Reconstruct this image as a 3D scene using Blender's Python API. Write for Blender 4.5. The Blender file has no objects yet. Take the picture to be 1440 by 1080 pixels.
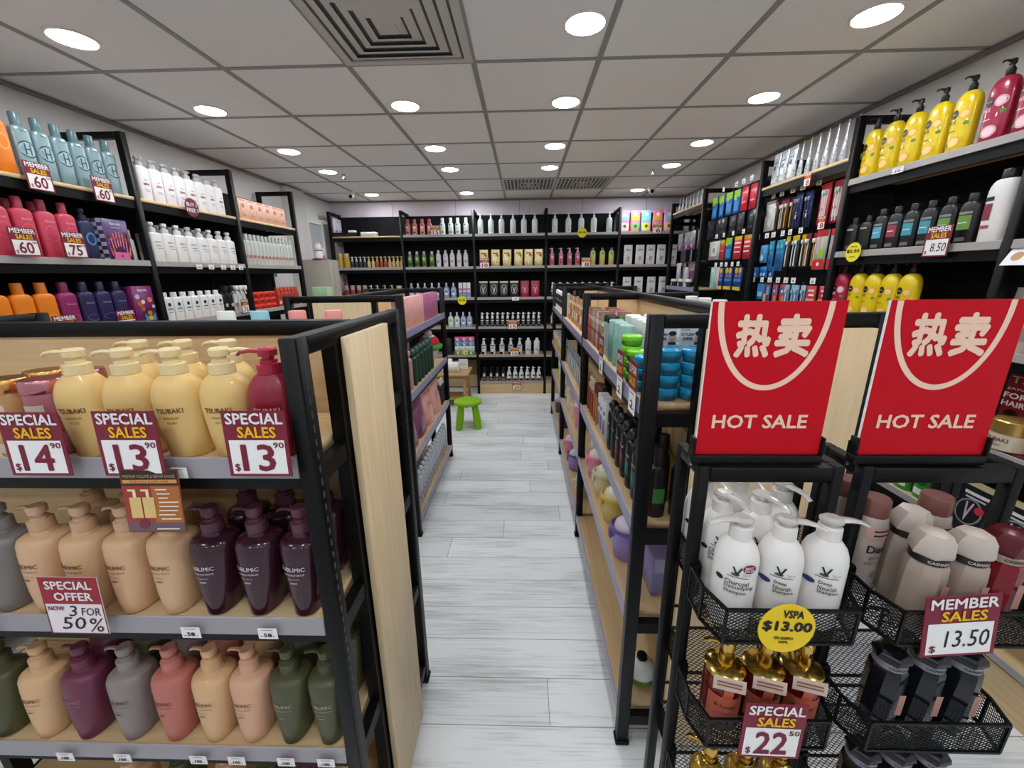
import bpy, math, random
from mathutils import Matrix, Vector
random.seed(7)
SC = bpy.context.scene
COL = SC.collection
PI = math.pi

# ------------------------------------------------------------------ materials
_m = {}
def lin(h):
    h = h.lstrip('#')
    o = []
    for i in (0, 2, 4):
        c = int(h[i:i+2], 16) / 255
        o.append(c / 12.92 if c <= .04045 else ((c + .055) / 1.055) ** 2.4)
    return (*o, 1)
def M(hexc, rough=.42, metal=0, alpha_t=0, coat=0, spec=None):
    key = ('p', hexc, rough, metal, alpha_t, coat, spec)
    if key in _m: return _m[key]
    m = bpy.data.materials.new('plastic' if not metal else 'metal')
    m.use_nodes = True
    b = m.node_tree.nodes['Principled BSDF']
    b.inputs['Base Color'].default_value = lin(hexc)
    b.inputs['Roughness'].default_value = rough
    b.inputs['Metallic'].default_value = metal
    if alpha_t: b.inputs['Transmission Weight'].default_value = alpha_t
    if spec is not None: b.inputs['Specular IOR Level'].default_value = spec
    if coat: b.inputs['Coat Weight'].default_value = coat
    _m[key] = m
    return m
def nodes(name):
    m = bpy.data.materials.new(name); m.use_nodes = True
    nt = m.node_tree
    return m, nt, nt.nodes['Principled BSDF'], lambda t: nt.nodes.new(t), lambda a, b: nt.links.new(a, b)
def wood(name, c1, c2, axis=0, rough=.5):
    m, nt, b, N, L = nodes(name)
    tc = N('ShaderNodeTexCoord'); mp = N('ShaderNodeMapping')
    sc = [38, 38, 38]; sc[axis] = 2.2
    mp.inputs['Scale'].default_value = sc
    n = N('ShaderNodeTexNoise'); n.inputs['Scale'].default_value = 1.6; n.inputs['Detail'].default_value = 6
    r = N('ShaderNodeValToRGB')
    r.color_ramp.elements[0].position = .3; r.color_ramp.elements[0].color = lin(c1)
    r.color_ramp.elements[1].position = .72; r.color_ramp.elements[1].color = lin(c2)
    L(tc.outputs['Object'], mp.inputs['Vector']); L(mp.outputs[0], n.inputs['Vector'])
    L(n.outputs['Fac'], r.inputs[0]); L(r.outputs[0], b.inputs['Base Color'])
    b.inputs['Roughness'].default_value = rough
    return m
WOODX = wood('light_wood_lengthwise', '#cfae80', '#dfc398', 0)
WOODZ = wood('light_wood_upright', '#d6ba90', '#e3cba3', 2)
TEAK = wood('table_wood', '#a88457', '#c09a68', 0)
BLACK = M('#060607', .45, spec=.22); BLACK2 = M('#0a0c11', .65, spec=.2); SLOT = M('#3a3a3d', .5)
CHAN = M('#8f8cab', .3); CHAN2 = M('#a39e9c', .35); CHAN3 = M('#a09aa0', .35)
WHITE = M('#eeecea', .4); PAPER = M('#f4f1f0', .6)
MAROON = M('#7d1530', .5); YEL = M('#f0bd10', .5); DIGIT = M('#7a1230', .6)
REDSIGN = M('#c4041b', .6, spec=.2); PEACH = M('#f6cdb6', .5); INK = M('#15151a', .7)
GOLD = M('#d9b45e', .18, 1); ROSE = M('#d58a86', .16, 1); CHROME = M('#cccccc', .15, 1)
CREAMT = M('#8a6a4c', .6)

def floor_mat():
    m, nt, b, N, L = nodes('grey_washed_planks')
    tc = N('ShaderNodeTexCoord'); mp = N('ShaderNodeMapping')
    L(tc.outputs['Object'], mp.inputs['Vector'])
    br = N('ShaderNodeTexBrick')
    br.inputs['Scale'].default_value = 1; br.inputs['Brick Width'].default_value = 1.22
    br.inputs['Row Height'].default_value = .184; br.inputs['Mortar Size'].default_value = .0016
    br.inputs['Mortar Smooth'].default_value = .1; br.inputs['Bias'].default_value = 0
    br.offset = 0; br.offset_frequency = 2
    br.inputs['Color1'].default_value = lin('#eff1f2'); br.inputs['Color2'].default_value = lin('#e0e3e4')
    br.inputs['Mortar'].default_value = lin('#8d8f90')
    sx = N('ShaderNodeSeparateXYZ'); L(mp.outputs[0], sx.inputs[0])
    dv = N('ShaderNodeMath'); dv.operation = 'DIVIDE'; dv.inputs[1].default_value = .184; L(sx.outputs[1], dv.inputs[0])
    fl = N('ShaderNodeMath'); fl.operation = 'FLOOR'; L(dv.outputs[0], fl.inputs[0])
    wn = N('ShaderNodeTexWhiteNoise'); wn.noise_dimensions = '1D'; L(fl.outputs[0], wn.inputs['W'])
    ma = N('ShaderNodeMath'); ma.operation = 'MULTIPLY_ADD'; ma.inputs[1].default_value = 1.22; L(wn.outputs['Value'], ma.inputs[0]); L(sx.outputs[0], ma.inputs[2])
    cx = N('ShaderNodeCombineXYZ'); L(ma.outputs[0], cx.inputs[0]); L(sx.outputs[1], cx.inputs[1])
    L(cx.outputs[0], br.inputs['Vector'])
    mp2 = N('ShaderNodeMapping'); mp2.inputs['Scale'].default_value = (2.2, 60, 1)
    L(tc.outputs['Object'], mp2.inputs['Vector'])
    n = N('ShaderNodeTexNoise'); n.inputs['Scale'].default_value = 1.5; n.inputs['Detail'].default_value = 9
    n.inputs['Roughness'].default_value = .65
    L(mp2.outputs[0], n.inputs['Vector'])
    mp3 = N('ShaderNodeMapping'); mp3.inputs['Scale'].default_value = (1.1, 5, 1)
    L(tc.outputs['Object'], mp3.inputs['Vector'])
    n3 = N('ShaderNodeTexNoise'); n3.inputs['Scale'].default_value = 1.3; n3.inputs['Detail'].default_value = 3
    L(mp3.outputs[0], n3.inputs['Vector'])
    ad = N('ShaderNodeMath'); ad.operation = 'MULTIPLY_ADD'; ad.inputs[1].default_value = .7
    L(n3.outputs['Fac'], ad.inputs[0]); L(n.outputs['Fac'], ad.inputs[2])
    r = N('ShaderNodeValToRGB')
    r.color_ramp.elements[0].position = .62; r.color_ramp.elements[0].color = lin('#9b9a98')
    r.color_ramp.elements[1].position = .88; r.color_ramp.elements[1].color = lin('#ffffff')
    L(ad.outputs[0], r.inputs[0])
    mx = N('ShaderNodeMix'); mx.data_type = 'RGBA'; mx.blend_type = 'MULTIPLY'; mx.inputs[0].default_value = .6
    L(br.outputs['Color'], mx.inputs[6]); L(r.outputs[0], mx.inputs[7])
    L(mx.outputs[2], b.inputs['Base Color'])
    b.inputs['Roughness'].default_value = .38
    return m
def ceil_mat():
    m, nt, b, N, L = nodes('mineral_ceiling_tile')
    tc = N('ShaderNodeTexCoord')
    n = N('ShaderNodeTexNoise'); n.inputs['Scale'].default_value = 120; n.inputs['Detail'].default_value = 3
    L(tc.outputs['Object'], n.inputs['Vector'])
    r = N('ShaderNodeValToRGB')
    r.color_ramp.elements[0].color = lin('#e9edf3'); r.color_ramp.elements[1].color = lin('#f2f6fb')
    L(n.outputs['Fac'], r.inputs[0]); L(r.outputs[0], b.inputs['Base Color'])
    b.inputs['Roughness'].default_value = .9
    return m
def emit(name, col, s):
    m, nt, b, N, L = nodes(name)
    b.inputs['Base Color'].default_value = (1, 1, 1, 1)
    b.inputs['Emission Color'].default_value = col; b.inputs['Emission Strength'].default_value = s
    return m
def foil(c1, c2, c3, metal=.5, rough=.3, scale=70):
    key = ('f', c1, c2, c3, metal, rough, scale)
    if key in _m: return _m[key]
    m, nt, b, N, L = nodes('printed_foil')
    tc = N('ShaderNodeTexCoord'); mp = N('ShaderNodeMapping'); mp.inputs['Scale'].default_value = (1.3, 1.3, .7)
    n = N('ShaderNodeTexNoise'); n.inputs['Scale'].default_value = scale; n.inputs['Detail'].default_value = 4; n.inputs['Distortion'].default_value = 1.2
    r = N('ShaderNodeValToRGB'); e = r.color_ramp.elements
    e[0].position = .36; e[0].color = lin(c2); e[1].position = .6; e[1].color = lin(c1)
    k = e.new(.44); k.color = lin(c1); k = e.new(.68); k.color = lin(c3)
    L(tc.outputs['Object'], mp.inputs['Vector']); L(mp.outputs[0], n.inputs['Vector']); L(n.outputs['Fac'], r.inputs[0]); L(r.outputs[0], b.inputs['Base Color'])
    bp = N('ShaderNodeBump'); bp.inputs['Strength'].default_value = .5; bp.inputs['Distance'].default_value = .004
    n2 = N('ShaderNodeTexNoise'); n2.inputs['Scale'].default_value = 26; n2.inputs['Detail'].default_value = 2
    L(mp.outputs[0], n2.inputs['Vector']); L(n2.outputs['Fac'], bp.inputs['Height']); L(bp.outputs[0], b.inputs['Normal'])
    b.inputs['Metallic'].default_value = metal; b.inputs['Roughness'].default_value = rough
    _m[key] = m
    return m
LAMP = emit('lit_diffuser', (.93, .97, 1, 1), 68)

# ------------------------------------------------------------------ text outlines
_t = {}
def glyphs(s, bold=0, shear=0):
    k = (s, bold, shear)
    if k in _t: return _t[k]
    cu = bpy.data.curves.new('t', 'FONT'); cu.body = s; cu.size = 1; cu.shear = shear
    cu.resolution_u = 2; cu.space_line = .9
    if '\n' in s: cu.align_x = 'LEFT'
    ob = bpy.data.objects.new('t', cu)
    me = ob.to_mesh()
    vs = [(v.co.x, v.co.y) for v in me.vertices]; fs = [tuple(p.vertices) for p in me.polygons]
    ob.to_mesh_clear(); bpy.data.objects.remove(ob); bpy.data.curves.remove(cu)
    if bold and vs:
        v0, f0 = vs, fs; vs, fs = [], []
        for dx, dy in ((0, 0), (1, 0), (-1, 0), (0, 1), (0, -1), (.7, .7), (-.7, .7), (.7, -.7), (-.7, -.7)):
            k0 = len(vs); vs += [(a + dx*bold*1.25, b + dy*bold*1.25) for a, b in v0]; fs += [tuple(k0 + i for i in q) for q in f0]
    if vs:
        x0 = min(v[0] for v in vs); x1 = max(v[0] for v in vs); y0 = min(v[1] for v in vs); y1 = max(v[1] for v in vs)
        vs = [((a - x0) / max(x1 - x0, 1e-6), (b - y0) / max(y1 - y0, 1e-6)) for a, b in vs]
    _t[k] = (vs, fs)
    return _t[k]

# ------------------------------------------------------------------ mesh builder
class MB:
    def __init__(s): s.v = []; s.f = []; s.mi = []; s.sm = []; s.mats = []
    def mat(s, m):
        if m not in s.mats: s.mats.append(m)
        return s.mats.index(m)
    def add(s, vs, fs, m, smooth=False):
        o = len(s.v); s.v.extend(vs); k = s.mat(m)
        for f in fs:
            s.f.append(tuple(o + i for i in f)); s.mi.append(k); s.sm.append(smooth)
        return s
    def box(s, x0, x1, y0, y1, z0, z1, m, c=0):
        if c:
            def ring(z, i):
                a, b, d, e = x0 + i, x1 - i, y0 + i, y1 - i
                return [(a+c, d, z), (b-c, d, z), (b, d+c, z), (b, e-c, z), (b-c, e, z), (a+c, e, z), (a, e-c, z), (a, d+c, z)]
            rs = [ring(z0, c*.7), ring(z0+c, 0), ring(z1-c, 0), ring(z1, c*.7)]
            return s.rings(rs, m, False)
        vs = [(x, y, z) for z in (z0, z1) for x, y in ((x0, y0), (x1, y0), (x1, y1), (x0, y1))]
        return s.add(vs, [(3, 2, 1, 0), (4, 5, 6, 7), (0, 1, 5, 4), (1, 2, 6, 5), (2, 3, 7, 6), (3, 0, 4, 7)], m)
    def rings(s, rs, m, smooth=True, cap=True):
        n = len(rs[0]); vs = [p for r in rs for p in r]; fs = []
        for k in range(len(rs) - 1):
            for i in range(n):
                j = (i + 1) % n
                fs.append((k*n+i, k*n+j, (k+1)*n+j, (k+1)*n+i))
        if cap:
            fs.append(tuple(range(n - 1, -1, -1))); fs.append(tuple((len(rs)-1)*n + i for i in range(n)))
        return s.add(vs, fs, m, smooth)
    def loft(s, secs, m, n=20, p=2.0, cx=0, cy=0, smooth=True, tw=0, cap=True):
        rs = []
        for sec in secs:
            z, rx, ry = sec[:3]; ox = cx + (sec[3] if len(sec) > 3 else 0); oy = cy + (sec[4] if len(sec) > 4 else 0)
            r = []
            for i in range(n):
                a = 2*PI*i/n + tw*z
                ca, sa = math.cos(a), math.sin(a)
                r.append((ox + rx*math.copysign(abs(ca)**(2/p), ca), oy + ry*math.copysign(abs(sa)**(2/p), sa), z))
            rs.append(r)
        return s.rings(rs, m, smooth, cap)
    def tube(s, pts, r, m, n=8, r1=None, flat=1.0):
        pts = [Vector(p) for p in pts]; rs = []
        for i, p in enumerate(pts):
            d = (pts[min(i+1, len(pts)-1)] - pts[max(i-1, 0)]).normalized()
            u = d.cross(Vector((0, 0, 1)))
            if u.length < .05: u = d.cross(Vector((1, 0, 0)))
            u.normalize(); w = u.cross(d).normalized()
            rr = r if r1 is None else r + (r1 - r)*i/(len(pts)-1)
            rs.append([tuple(p + u*rr*math.cos(2*PI*k/n) + w*rr*flat*math.sin(2*PI*k/n)) for k in range(n)])
        return s.rings(rs, m, True)
    def bar(s, a, b, w, h, m, up=(0, 0, 1)):
        a, b = Vector(a), Vector(b); d = (b-a).normalized(); u = d.cross(Vector(up))
        if u.length < .01: u = Vector((1, 0, 0))
        u.normalize(); v = u.cross(d).normalized()
        rs = [[tuple(p + u*w/2*i + v*h/2*j) for i, j in ((-1, -1), (1, -1), (1, 1), (-1, 1))] for p in (a, b)]
        return s.rings(rs, m, False)
    def text(s, t, x0, x1, y0, y1, m, fn, bold=0, shear=0):
        vs, fs = glyphs(t, bold, shear)
        if not vs: return s
        per = len(vs)//9 if bold else len(vs)   # bold = nine shifted outlines, each a hair in front of the last
        out = []
        for i, (a, b) in enumerate(vs):
            q = fn(x0 + a*(x1-x0), y0 + b*(y1-y0)); out.append((q[0], q[1] - .00004*(i//per), q[2]))
        return s.add(out, fs, m)
    def rect(s, x0, x1, y0, y1, m, fn, nx=1, ny=1):
        vs = [fn(x0 + (x1-x0)*i/nx, y0 + (y1-y0)*j/ny) for j in range(ny+1) for i in range(nx+1)]
        fs = [(j*(nx+1)+i, j*(nx+1)+i+1, (j+1)*(nx+1)+i+1, (j+1)*(nx+1)+i) for j in range(ny) for i in range(nx)]
        return s.add(vs, fs, m)
    def disc(s, x, y, r, m, fn, n=16, ry=None):
        ry = ry or r
        vs = [fn(x, y)] + [fn(x + r*math.cos(2*PI*i/n), y + ry*math.sin(2*PI*i/n)) for i in range(n)]
        return s.add(vs, [(0, 1+i, 1+(i+1) % n) for i in range(n)], m)
    def xf(s, mat):
        s.v = [tuple(mat @ Vector(p)) for p in s.v]; return s
    def join(s, o):
        k = len(s.v); s.v.extend(o.v)
        for f, i, sm in zip(o.f, o.mi, o.sm):
            s.f.append(tuple(k + a for a in f)); s.mi.append(s.mat(o.mats[i])); s.sm.append(sm)
        return s
    def mesh(s, name):
        me = bpy.data.meshes.new(name)
        me.from_pydata(s.v, [], s.f)
        for m in s.mats: me.materials.append(m)
        me.polygons.foreach_set('material_index', s.mi)
        me.polygons.foreach_set('use_smooth', s.sm)
        me.set_sharp_from_angle(angle=math.radians(38))
        me.update()
        return me

# ------------------------------------------------------------------ objects
def link(name, data, parent=None):
    o = bpy.data.objects.new(name, data); COL.objects.link(o)
    if parent: o.parent = parent
    return o
def struct(name, mb):
    o = link(name, mb.mesh(name)); o['kind'] = 'structure'; return o
LABELS = {}
def tag(o, label, cat, group=None):
    o['label'] = label; o['category'] = cat
    if group: o['group'] = group
    LABELS.setdefault(label, []).append(o.name)
class Spec:
    """One kind of thing: its parts [(part name, mesh, [sub-parts], label)], built once, shared by every copy."""
    def __init__(s, *parts):
        s.parts = []
        for p in parts:
            nm, mb = p[0], p[1]; subs = p[2] if len(p) > 2 else []
            s.parts.append((nm, mb.mesh(nm), [(a, b.mesh(a)) for a, b in subs], p[3] if len(p) > 3 else None))
def place(name, spec, loc, rz=0, label='', cat='', group=None, rot=None):
    if len(spec.parts) == 1 and not spec.parts[0][2]:
        r = link(name, spec.parts[0][1])
    else:
        r = link(name, None); r.empty_display_size = .05
        for nm, me, subs, lb in spec.parts:
            c = link(nm, me, r)
            if lb: c['label'] = lb
            for a, b in subs: link(a, b, c)
    r.location = loc; r.rotation_euler = rot or (0, 0, rz)
    tag(r, label, cat, group)
    return r
ORD = 'first second third fourth fifth sixth seventh eighth ninth tenth eleventh twelfth thirteenth fourteenth fifteenth sixteenth'.split()
def row(name, spec, pts, rz, desc, where, cat, group=None, frm='from the left', jit=.03):
    n = len(pts)
    for i, p in enumerate(pts):
        lb = f'{desc} {where}' if n == 1 else f'{ORD[i]} {desc} {frm}, {where}'
        place(name, spec, p, rz + random.uniform(-jit, jit), lb, cat, group or (f'{desc}, {where}' if n > 1 else None))
R90 = PI/2

# ------------------------------------------------------------------ packaging library (front = -Y, base at z = 0)
def surf(secs, p):
    zs = [q[0] for q in secs]
    def at(z):
        z = min(max(z, zs[0]), zs[-1])
        for a, b in zip(secs, secs[1:]):
            if a[0] <= z <= b[0]:
                t = (z - a[0]) / max(b[0] - a[0], 1e-9)
                return a[1] + (b[1]-a[1])*t, a[2] + (b[2]-a[2])*t
        return secs[-1][1:3]
    def fn(u, v, e=.0008):
        rx, ry = at(v); q = min(abs(u)/rx, .999)
        return (u, -ry*(1 - q**p)**(1/p) - e, v)
    return fn
def deco(mb, items, fn):
    for i, it in enumerate(items or []):
        k = it[0]; e = .0008 + .00012*i
        if k == 'r': mb.rect(*it[1:5], it[5], lambda a, b: fn(a, b, e), 8, 4)
        elif k == 'd': mb.disc(it[1], it[2], it[3], it[5] if len(it) > 5 else it[4], lambda a, b: fn(a, b, e), 16, it[4] if len(it) > 5 else None)
        elif k == 't': mb.text(it[1], *it[2:6], it[6], lambda a, b: fn(a, b, e + .0002), it[7] if len(it) > 7 else 0, it[8] if len(it) > 8 else 0)
def pump(z, rn, m, nl=.042, ang=PI, hc=.018, hh=.022, n=14, collar=True, m2=None):
    mb = MB(); m2 = m2 or m
    if collar:
        mb.loft([(z, rn, rn), (z+.001, rn*1.06, rn*1.06), (z+hc-.001, rn*1.06, rn*1.06), (z+hc, rn*.95, rn*.95)], m2, n)
        mb.loft([(z+hc, rn*.72, rn*.72), (z+hc+.006, rn*.72, rn*.72), (z+hc+.007, rn*.5, rn*.5)], m, n)
    z1 = z + hc + .005
    mb.loft([(z1, rn*.5, rn*.5), (z1+hh*.3, rn*.5, rn*.5), (z1+hh*.35, rn*.8, rn*.8), (z1+hh*.85, rn*.84, rn*.84), (z1+hh, rn*.7, rn*.7)], m, n)
    c, s_ = math.cos(ang), math.sin(ang); zn = z1 + hh*.68
    mb.tube([(rn*.3*c, rn*.3*s_, zn), (rn*.3*c+nl*.55*c, rn*.3*s_+nl*.55*s_, zn+.002), (rn*.3*c+nl*.9*c, rn*.3*s_+nl*.9*s_, zn-.001), (rn*.3*c+nl*c, rn*.3*s_+nl*s_, zn-.006)], .0055, m, 8, .0038, .8)
    return mb
def secs_of(w, d, hb, neck, sh, base=.94, ry_base=None, k=5):
    rx, ry = w/2, d/2
    out = [(0, rx*base*.94, ry*base*.94), (.004, rx*base, ry*base), (hb*.3, rx*(base*.5+.5), ry*(base*.5+.5)), (hb-sh, rx, ry)]
    for i in range(1, k+1):
        t = i/k*PI/2
        f = math.cos(t)
        out.append((hb-sh + sh*math.sin(t), neck + (rx-neck)*f, min(neck, ry) + max(ry-neck, 0)*f if ry > neck else neck*.5 + (ry-neck*.5)*f))
    return out
def bottle(w, d, hb, col, neck=.014, sh=.03, p=2.3, top='cap', tc='#222222', ht=.03, dec=None, base=.94, ang=PI, nl=.042, n=18, one=False, mt=None, rough=.36, secs=None, capw=None):
    m = col if not isinstance(col, str) else M(col, rough)
    t = mt or (tc if not isinstance(tc, str) else M(tc, .35))
    secs = secs or secs_of(w, d, hb, neck, sh, base)
    b = MB().loft(secs, m, n, p); hb = secs[-1][0]
    deco(b, dec, surf(secs, p))
    cw = capw or neck
    if top == 'pump':
        c = pump(hb, neck, t, nl, ang, ht*.42, ht*.48); nm = 'pump'
    elif top == 'ball':
        c = MB(); c.loft([(hb + ht*(.5-.5*math.cos(a)), max(cw*math.sin(a), .002), max(cw*math.sin(a), .002)) for a in [PI*i/8 for i in range(9)]], t, 14); nm = 'cap'
    elif top == 'trigger':
        c = MB(); c.loft([(hb, neck, neck), (hb+ht*.3, neck, neck), (hb+ht*.4, neck*.5, neck*.5)], t, 12)
        c.box(-.012, .012, -.045, .014, hb+ht*.4, hb+ht, t, .004); c.bar((0, -.026, hb+ht*.5), (0, -.036, hb-.004), .009, .006, t); nm = 'trigger'
    elif top == 'twist':
        c = MB(); c.loft([(hb, cw, cw), (hb+ht*.3, cw*1.02, cw*1.02), (hb+ht*.8, cw, cw), (hb+ht, cw*.75, cw*.75)], t, 6, 2, tw=9, smooth=False); nm = 'cap'
    else:
        c = MB(); c.loft([(hb-.001, cw*.98, cw*.98), (hb+.001, cw, cw), (hb+ht-.003, cw*.97, cw*.97), (hb+ht, cw*.88, cw*.88)], t, 14); nm = 'cap'
    if one: return Spec(('bottle', b.join(c)))
    return Spec(('body', b), (nm, c))
def pouch(w, h, d, col, dec=None, top=None, rough=.28, one=True, spout=None, tcol='#d8c79a'):
    m = col if not isinstance(col, str) else M(col, rough)
    s = [(0, w*.46, d*.42), (.006, w*.48, d*.5), (h*.35, w*.5, d*.42), (h*.75, w*.49, d*.2), (h*.9, w*.49, .004), (h, w*.48, .002)]
    b = MB().loft(s, m, 20, 3.2)
    deco(b, dec, surf(s, 3.2))
    if top: b.loft([(h*.9, w*.492, .005), (h, w*.485, .003)], M(tcol, .3), 20, 3.2)
    if spout: b.loft([(h, .008, .008), (h+.018, .008, .008)], M(spout), 10)
    return Spec(('pouch', b))
def carton(w, d, h, col, dec=None, c=.0012, extra=None):
    b = MB().box(-w/2, w/2, -d/2, d/2, 0, h, col if not isinstance(col, str) else M(col, .45), c)
    deco(b, dec, lambda u, v, e=.0008: (u, -d/2 - e, v))
    if extra: extra(b)
    return Spec(('carton', b))
def jar(r, h, hl, col, lid, p=2.0, n=24, lw=1.0, dec=None):
    s = [(0, r*.9, r*.9), (.004, r, r), (h-hl-.003, r, r), (h-hl, r*.94, r*.94)]
    b = MB().loft(s, col, n, p); deco(b, dec, surf(s, p))
    l = MB().loft([(h-hl, r*.99*lw, r*.99*lw), (h-hl+.002, r*1.02*lw, r*1.02*lw), (h-.004, r*1.02*lw, r*1.02*lw), (h, r*.95*lw, r*.95*lw)], lid, n, p)
    return Spec(('body', b), ('lid', l))
def sign(w, h, a, b2, num, cents=None, hand=False, tilt=0, dollar=True, red=None, small=False):
    f = lambda e: (lambda u, v: (u, -e, v))
    red = red or MAROON
    card = MB().box(-w/2, w/2, 0, .0015, 0, h, red)
    pan = MB().rect(-w*.44, w*.44, h*.04, h*.56, PAPER, f(.0004))
    t = MB()
    t.text(a, -w*.44, w*.46, h*.80, h*.97, WHITE, f(.001), .02)
    t.text(b2, -w*.28, w*.33, h*.595, h*.765, YEL, f(.001), .02)
    if num:
        if hand: t.text(num, -w*.2, w*.4, h*.16, h*.44, INK, f(.001), 0, .1)
        else: t.text(num, -w*(.27 if len(num) > 1 else .15), w*(.27 if cents else .34), h*.08, h*.50, DIGIT, f(.001), .016)
        if cents: t.text(cents, w*.26, w*.43, h*.44, h*.53, DIGIT, f(.001), .01)
        if dollar: t.text('$', -w*.4, -w*.31, h*.07, h*.2, DIGIT, f(.001), .01)
    if small: return Spec(('card', card.join(pan).join(t)))
    return Spec(('card', card), ('price_panel', pan), ('lettering', t))
def stag(w, h, txt, small=None):
    f = lambda u, v: (u, -.0006, v)
    b = MB().box(-w/2, w/2, 0, .001, 0, h, PAPER)
    if txt: b.text(txt, -w*.2, w*.22, h*.2, h*.56, INK, f, .02)
    b.rect(-w*.28, w*.3, h*.84, h*.88, INK, f)
    if txt: b.rect(-w*.4, -w*.24, h*.22, h*.27, INK, f); b.rect(w*.26, w*.36, h*.22, h*.27, INK, f)
    return Spec(('tag', b))
def round_sign(r, lines, col, ink):
    b = MB()
    n = 28
    ring = lambda y: [(r*math.cos(2*PI*i/n), y, r*math.sin(2*PI*i/n)) for i in range(n)]
    b.rings([ring(.0015), ring(0)], col, False)
    f = lambda u, v: (u, -.0006, v)
    for t, x0, x1, y0, y1, bo in lines: b.text(t, x0*r, x1*r, y0*r, y1*r, ink, f, bo)
    return Spec(('sign_disc', b))

# ------------------------------------------------------------------ camera and room
HC = 1.62
def cam():
    f = 565.0
    cd = bpy.data.cameras.new('camera'); cd.sensor_width = 36; cd.sensor_fit = 'HORIZONTAL'; cd.lens = f/1440*36
    cd.clip_start = .02
    o = bpy.data.objects.new('camera', cd); COL.objects.link(o)
    r, u, b = Vector(CAMX), -Vector(CAMY), -Vector(CAMZ)
    o.matrix_world = Matrix(((r.x, u.x, b.x, 0), (r.y, u.y, b.y, 0), (r.z, u.z, b.z, HC), (0, 0, 0, 1)))
    SC.camera = o
CAMX, CAMY, CAMZ = ((0.999564, 0.027299, -0.011228), (-0.00361, -0.264463, -0.964389), (-0.029297, 0.964009, -0.264249))
cam()
XL, XR, YB, YF, ZC = -2.6, 2.125, 5.76, -2.4, 2.58
WALLM = M('#e4e3e2', .8); WALLB = M('#e2dae6', .7); TBAR = M('#949698', .5); TRIMM = M('#8b8986', .6)  # WALLB: tinge of pink light put into the back wall colour
b = MB(); b.box(XL-.1, XR+.1, YF-.1, YB+.1, -.06, 0, floor_mat()); struct('floor', b)
b = MB(); b.box(XL-.1, XR+.1, YF-.1, YB+.1, ZC, ZC+.05, ceil_mat()); struct('ceiling', b)
for n, x0, x1, y0, y1, m in (('wall_left', XL-.1, XL, YF-.1, YB+.1, WALLM), ('wall_right', XR, XR+.1, YF-.1, YB+.1, WALLM),
                             ('wall_back', XL, XR, YB, YB+.1, WALLB), ('wall_front', XL, XR, YF-.1, YF, WALLM)):
    struct(n, MB().box(x0, x1, y0, y1, 0, ZC, m)) if n != 'wall_front' else None
b = MB()
for x in (-2.02, -1.424, -.826, -.23, .356, .95, 1.545): b.box(x-.0125, x+.0125, YF, YB, ZC-.004, ZC, TBAR)
y = 2.205 - .6*7
while y < 5.6:
    b.box(XL, XR, y-.0115, y+.0115, ZC-.0036, ZC, TBAR); y += .6
struct('trim_1', b)
b = MB()
b.box(XL, XL+.022, YF, YB, ZC-.022, ZC-.004, TRIMM); b.box(XR-.022, XR, YF, YB, ZC-.022, ZC-.004, TRIMM); b.box(XL, XR, YB-.022, YB, ZC-.022, ZC-.004, TRIMM)
struct('trim_2', b)
b = MB()
for x in (-1.75, -.9, -.05, .78, 1.62): b.box(x-.003, x+.003, YB-.003, YB, 2.3, ZC-.022, M('#9d96a6', .6))
struct('trim_3', b)
# boxed pillar and a pale framed door on the left wall beyond the shelving
b = MB().box(XL, XL+.07, 4.62, 4.98, 0, ZC-.022, M('#d9d7d4', .7)); struct('wall_left_pillar', b)
d = link('door_1', MB().box(XL, XL+.03, 5.06, 5.38, 0, 2.24, M('#b9bec2', .4)).mesh('door_1')); d['kind'] = 'structure'
b = MB()
b.box(XL, XL+.045, 5.0, 5.06, 0, 2.3, WALLM); b.box(XL, XL+.045, 5.38, 5.43, 0, 2.3, WALLM); b.box(XL, XL+.045, 5.06, 5.38, 2.24, 2.3, WALLM)
f_ = link('door_frame', b.mesh('door_frame'), d)

# ------------------------------------------------------------------ ceiling fittings
ring = MB(); n = 32
def rng(r, z): return [(r*math.cos(2*PI*i/n), r*math.sin(2*PI*i/n), z) for i in range(n)]
ring.rings([rng(.076, 0), rng(.09, -.001), rng(.091, -.004), rng(.078, -.006), rng(.076, -.003)], M('#f0efed', .4), True, False)
dsc = MB(); dsc.rings([rng(.077, -.0025), rng(.077, -.0012)], LAMP, False)
DL = Spec(('trim_ring', ring), ('diffuser', dsc))
LX = {-1.86: 'left wall', -.69: 'left of centre', .25: 'right of centre', 1.38: 'right wall'}
rows_y = [(1.93, 'second row back'), (2.69, 'third row back'), (3.52, 'fourth row back'), (4.18, 'fifth row back'), (5.33, 'last row'), (.95, 'added unseen front row'), (-.1, 'added unseen entrance row'), (-1.3, 'added unseen doorway row')]  # front, entrance and doorway rows are unseen, added to light sign and bottle fronts
for y, yn in rows_y:
    for x, xn in LX.items():
        if (y == 1.93 and x == -.69) or (y == 5.33 and x == .25): continue
        place('downlight', DL, (x, y, ZC), 0, f'round white recessed downlight, {xn} line, {yn} of the ceiling', 'ceiling light', 'recessed ceiling downlights')
VM = M('#c9c8c6', .5); VD = M('#5e6264', .7)
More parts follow.
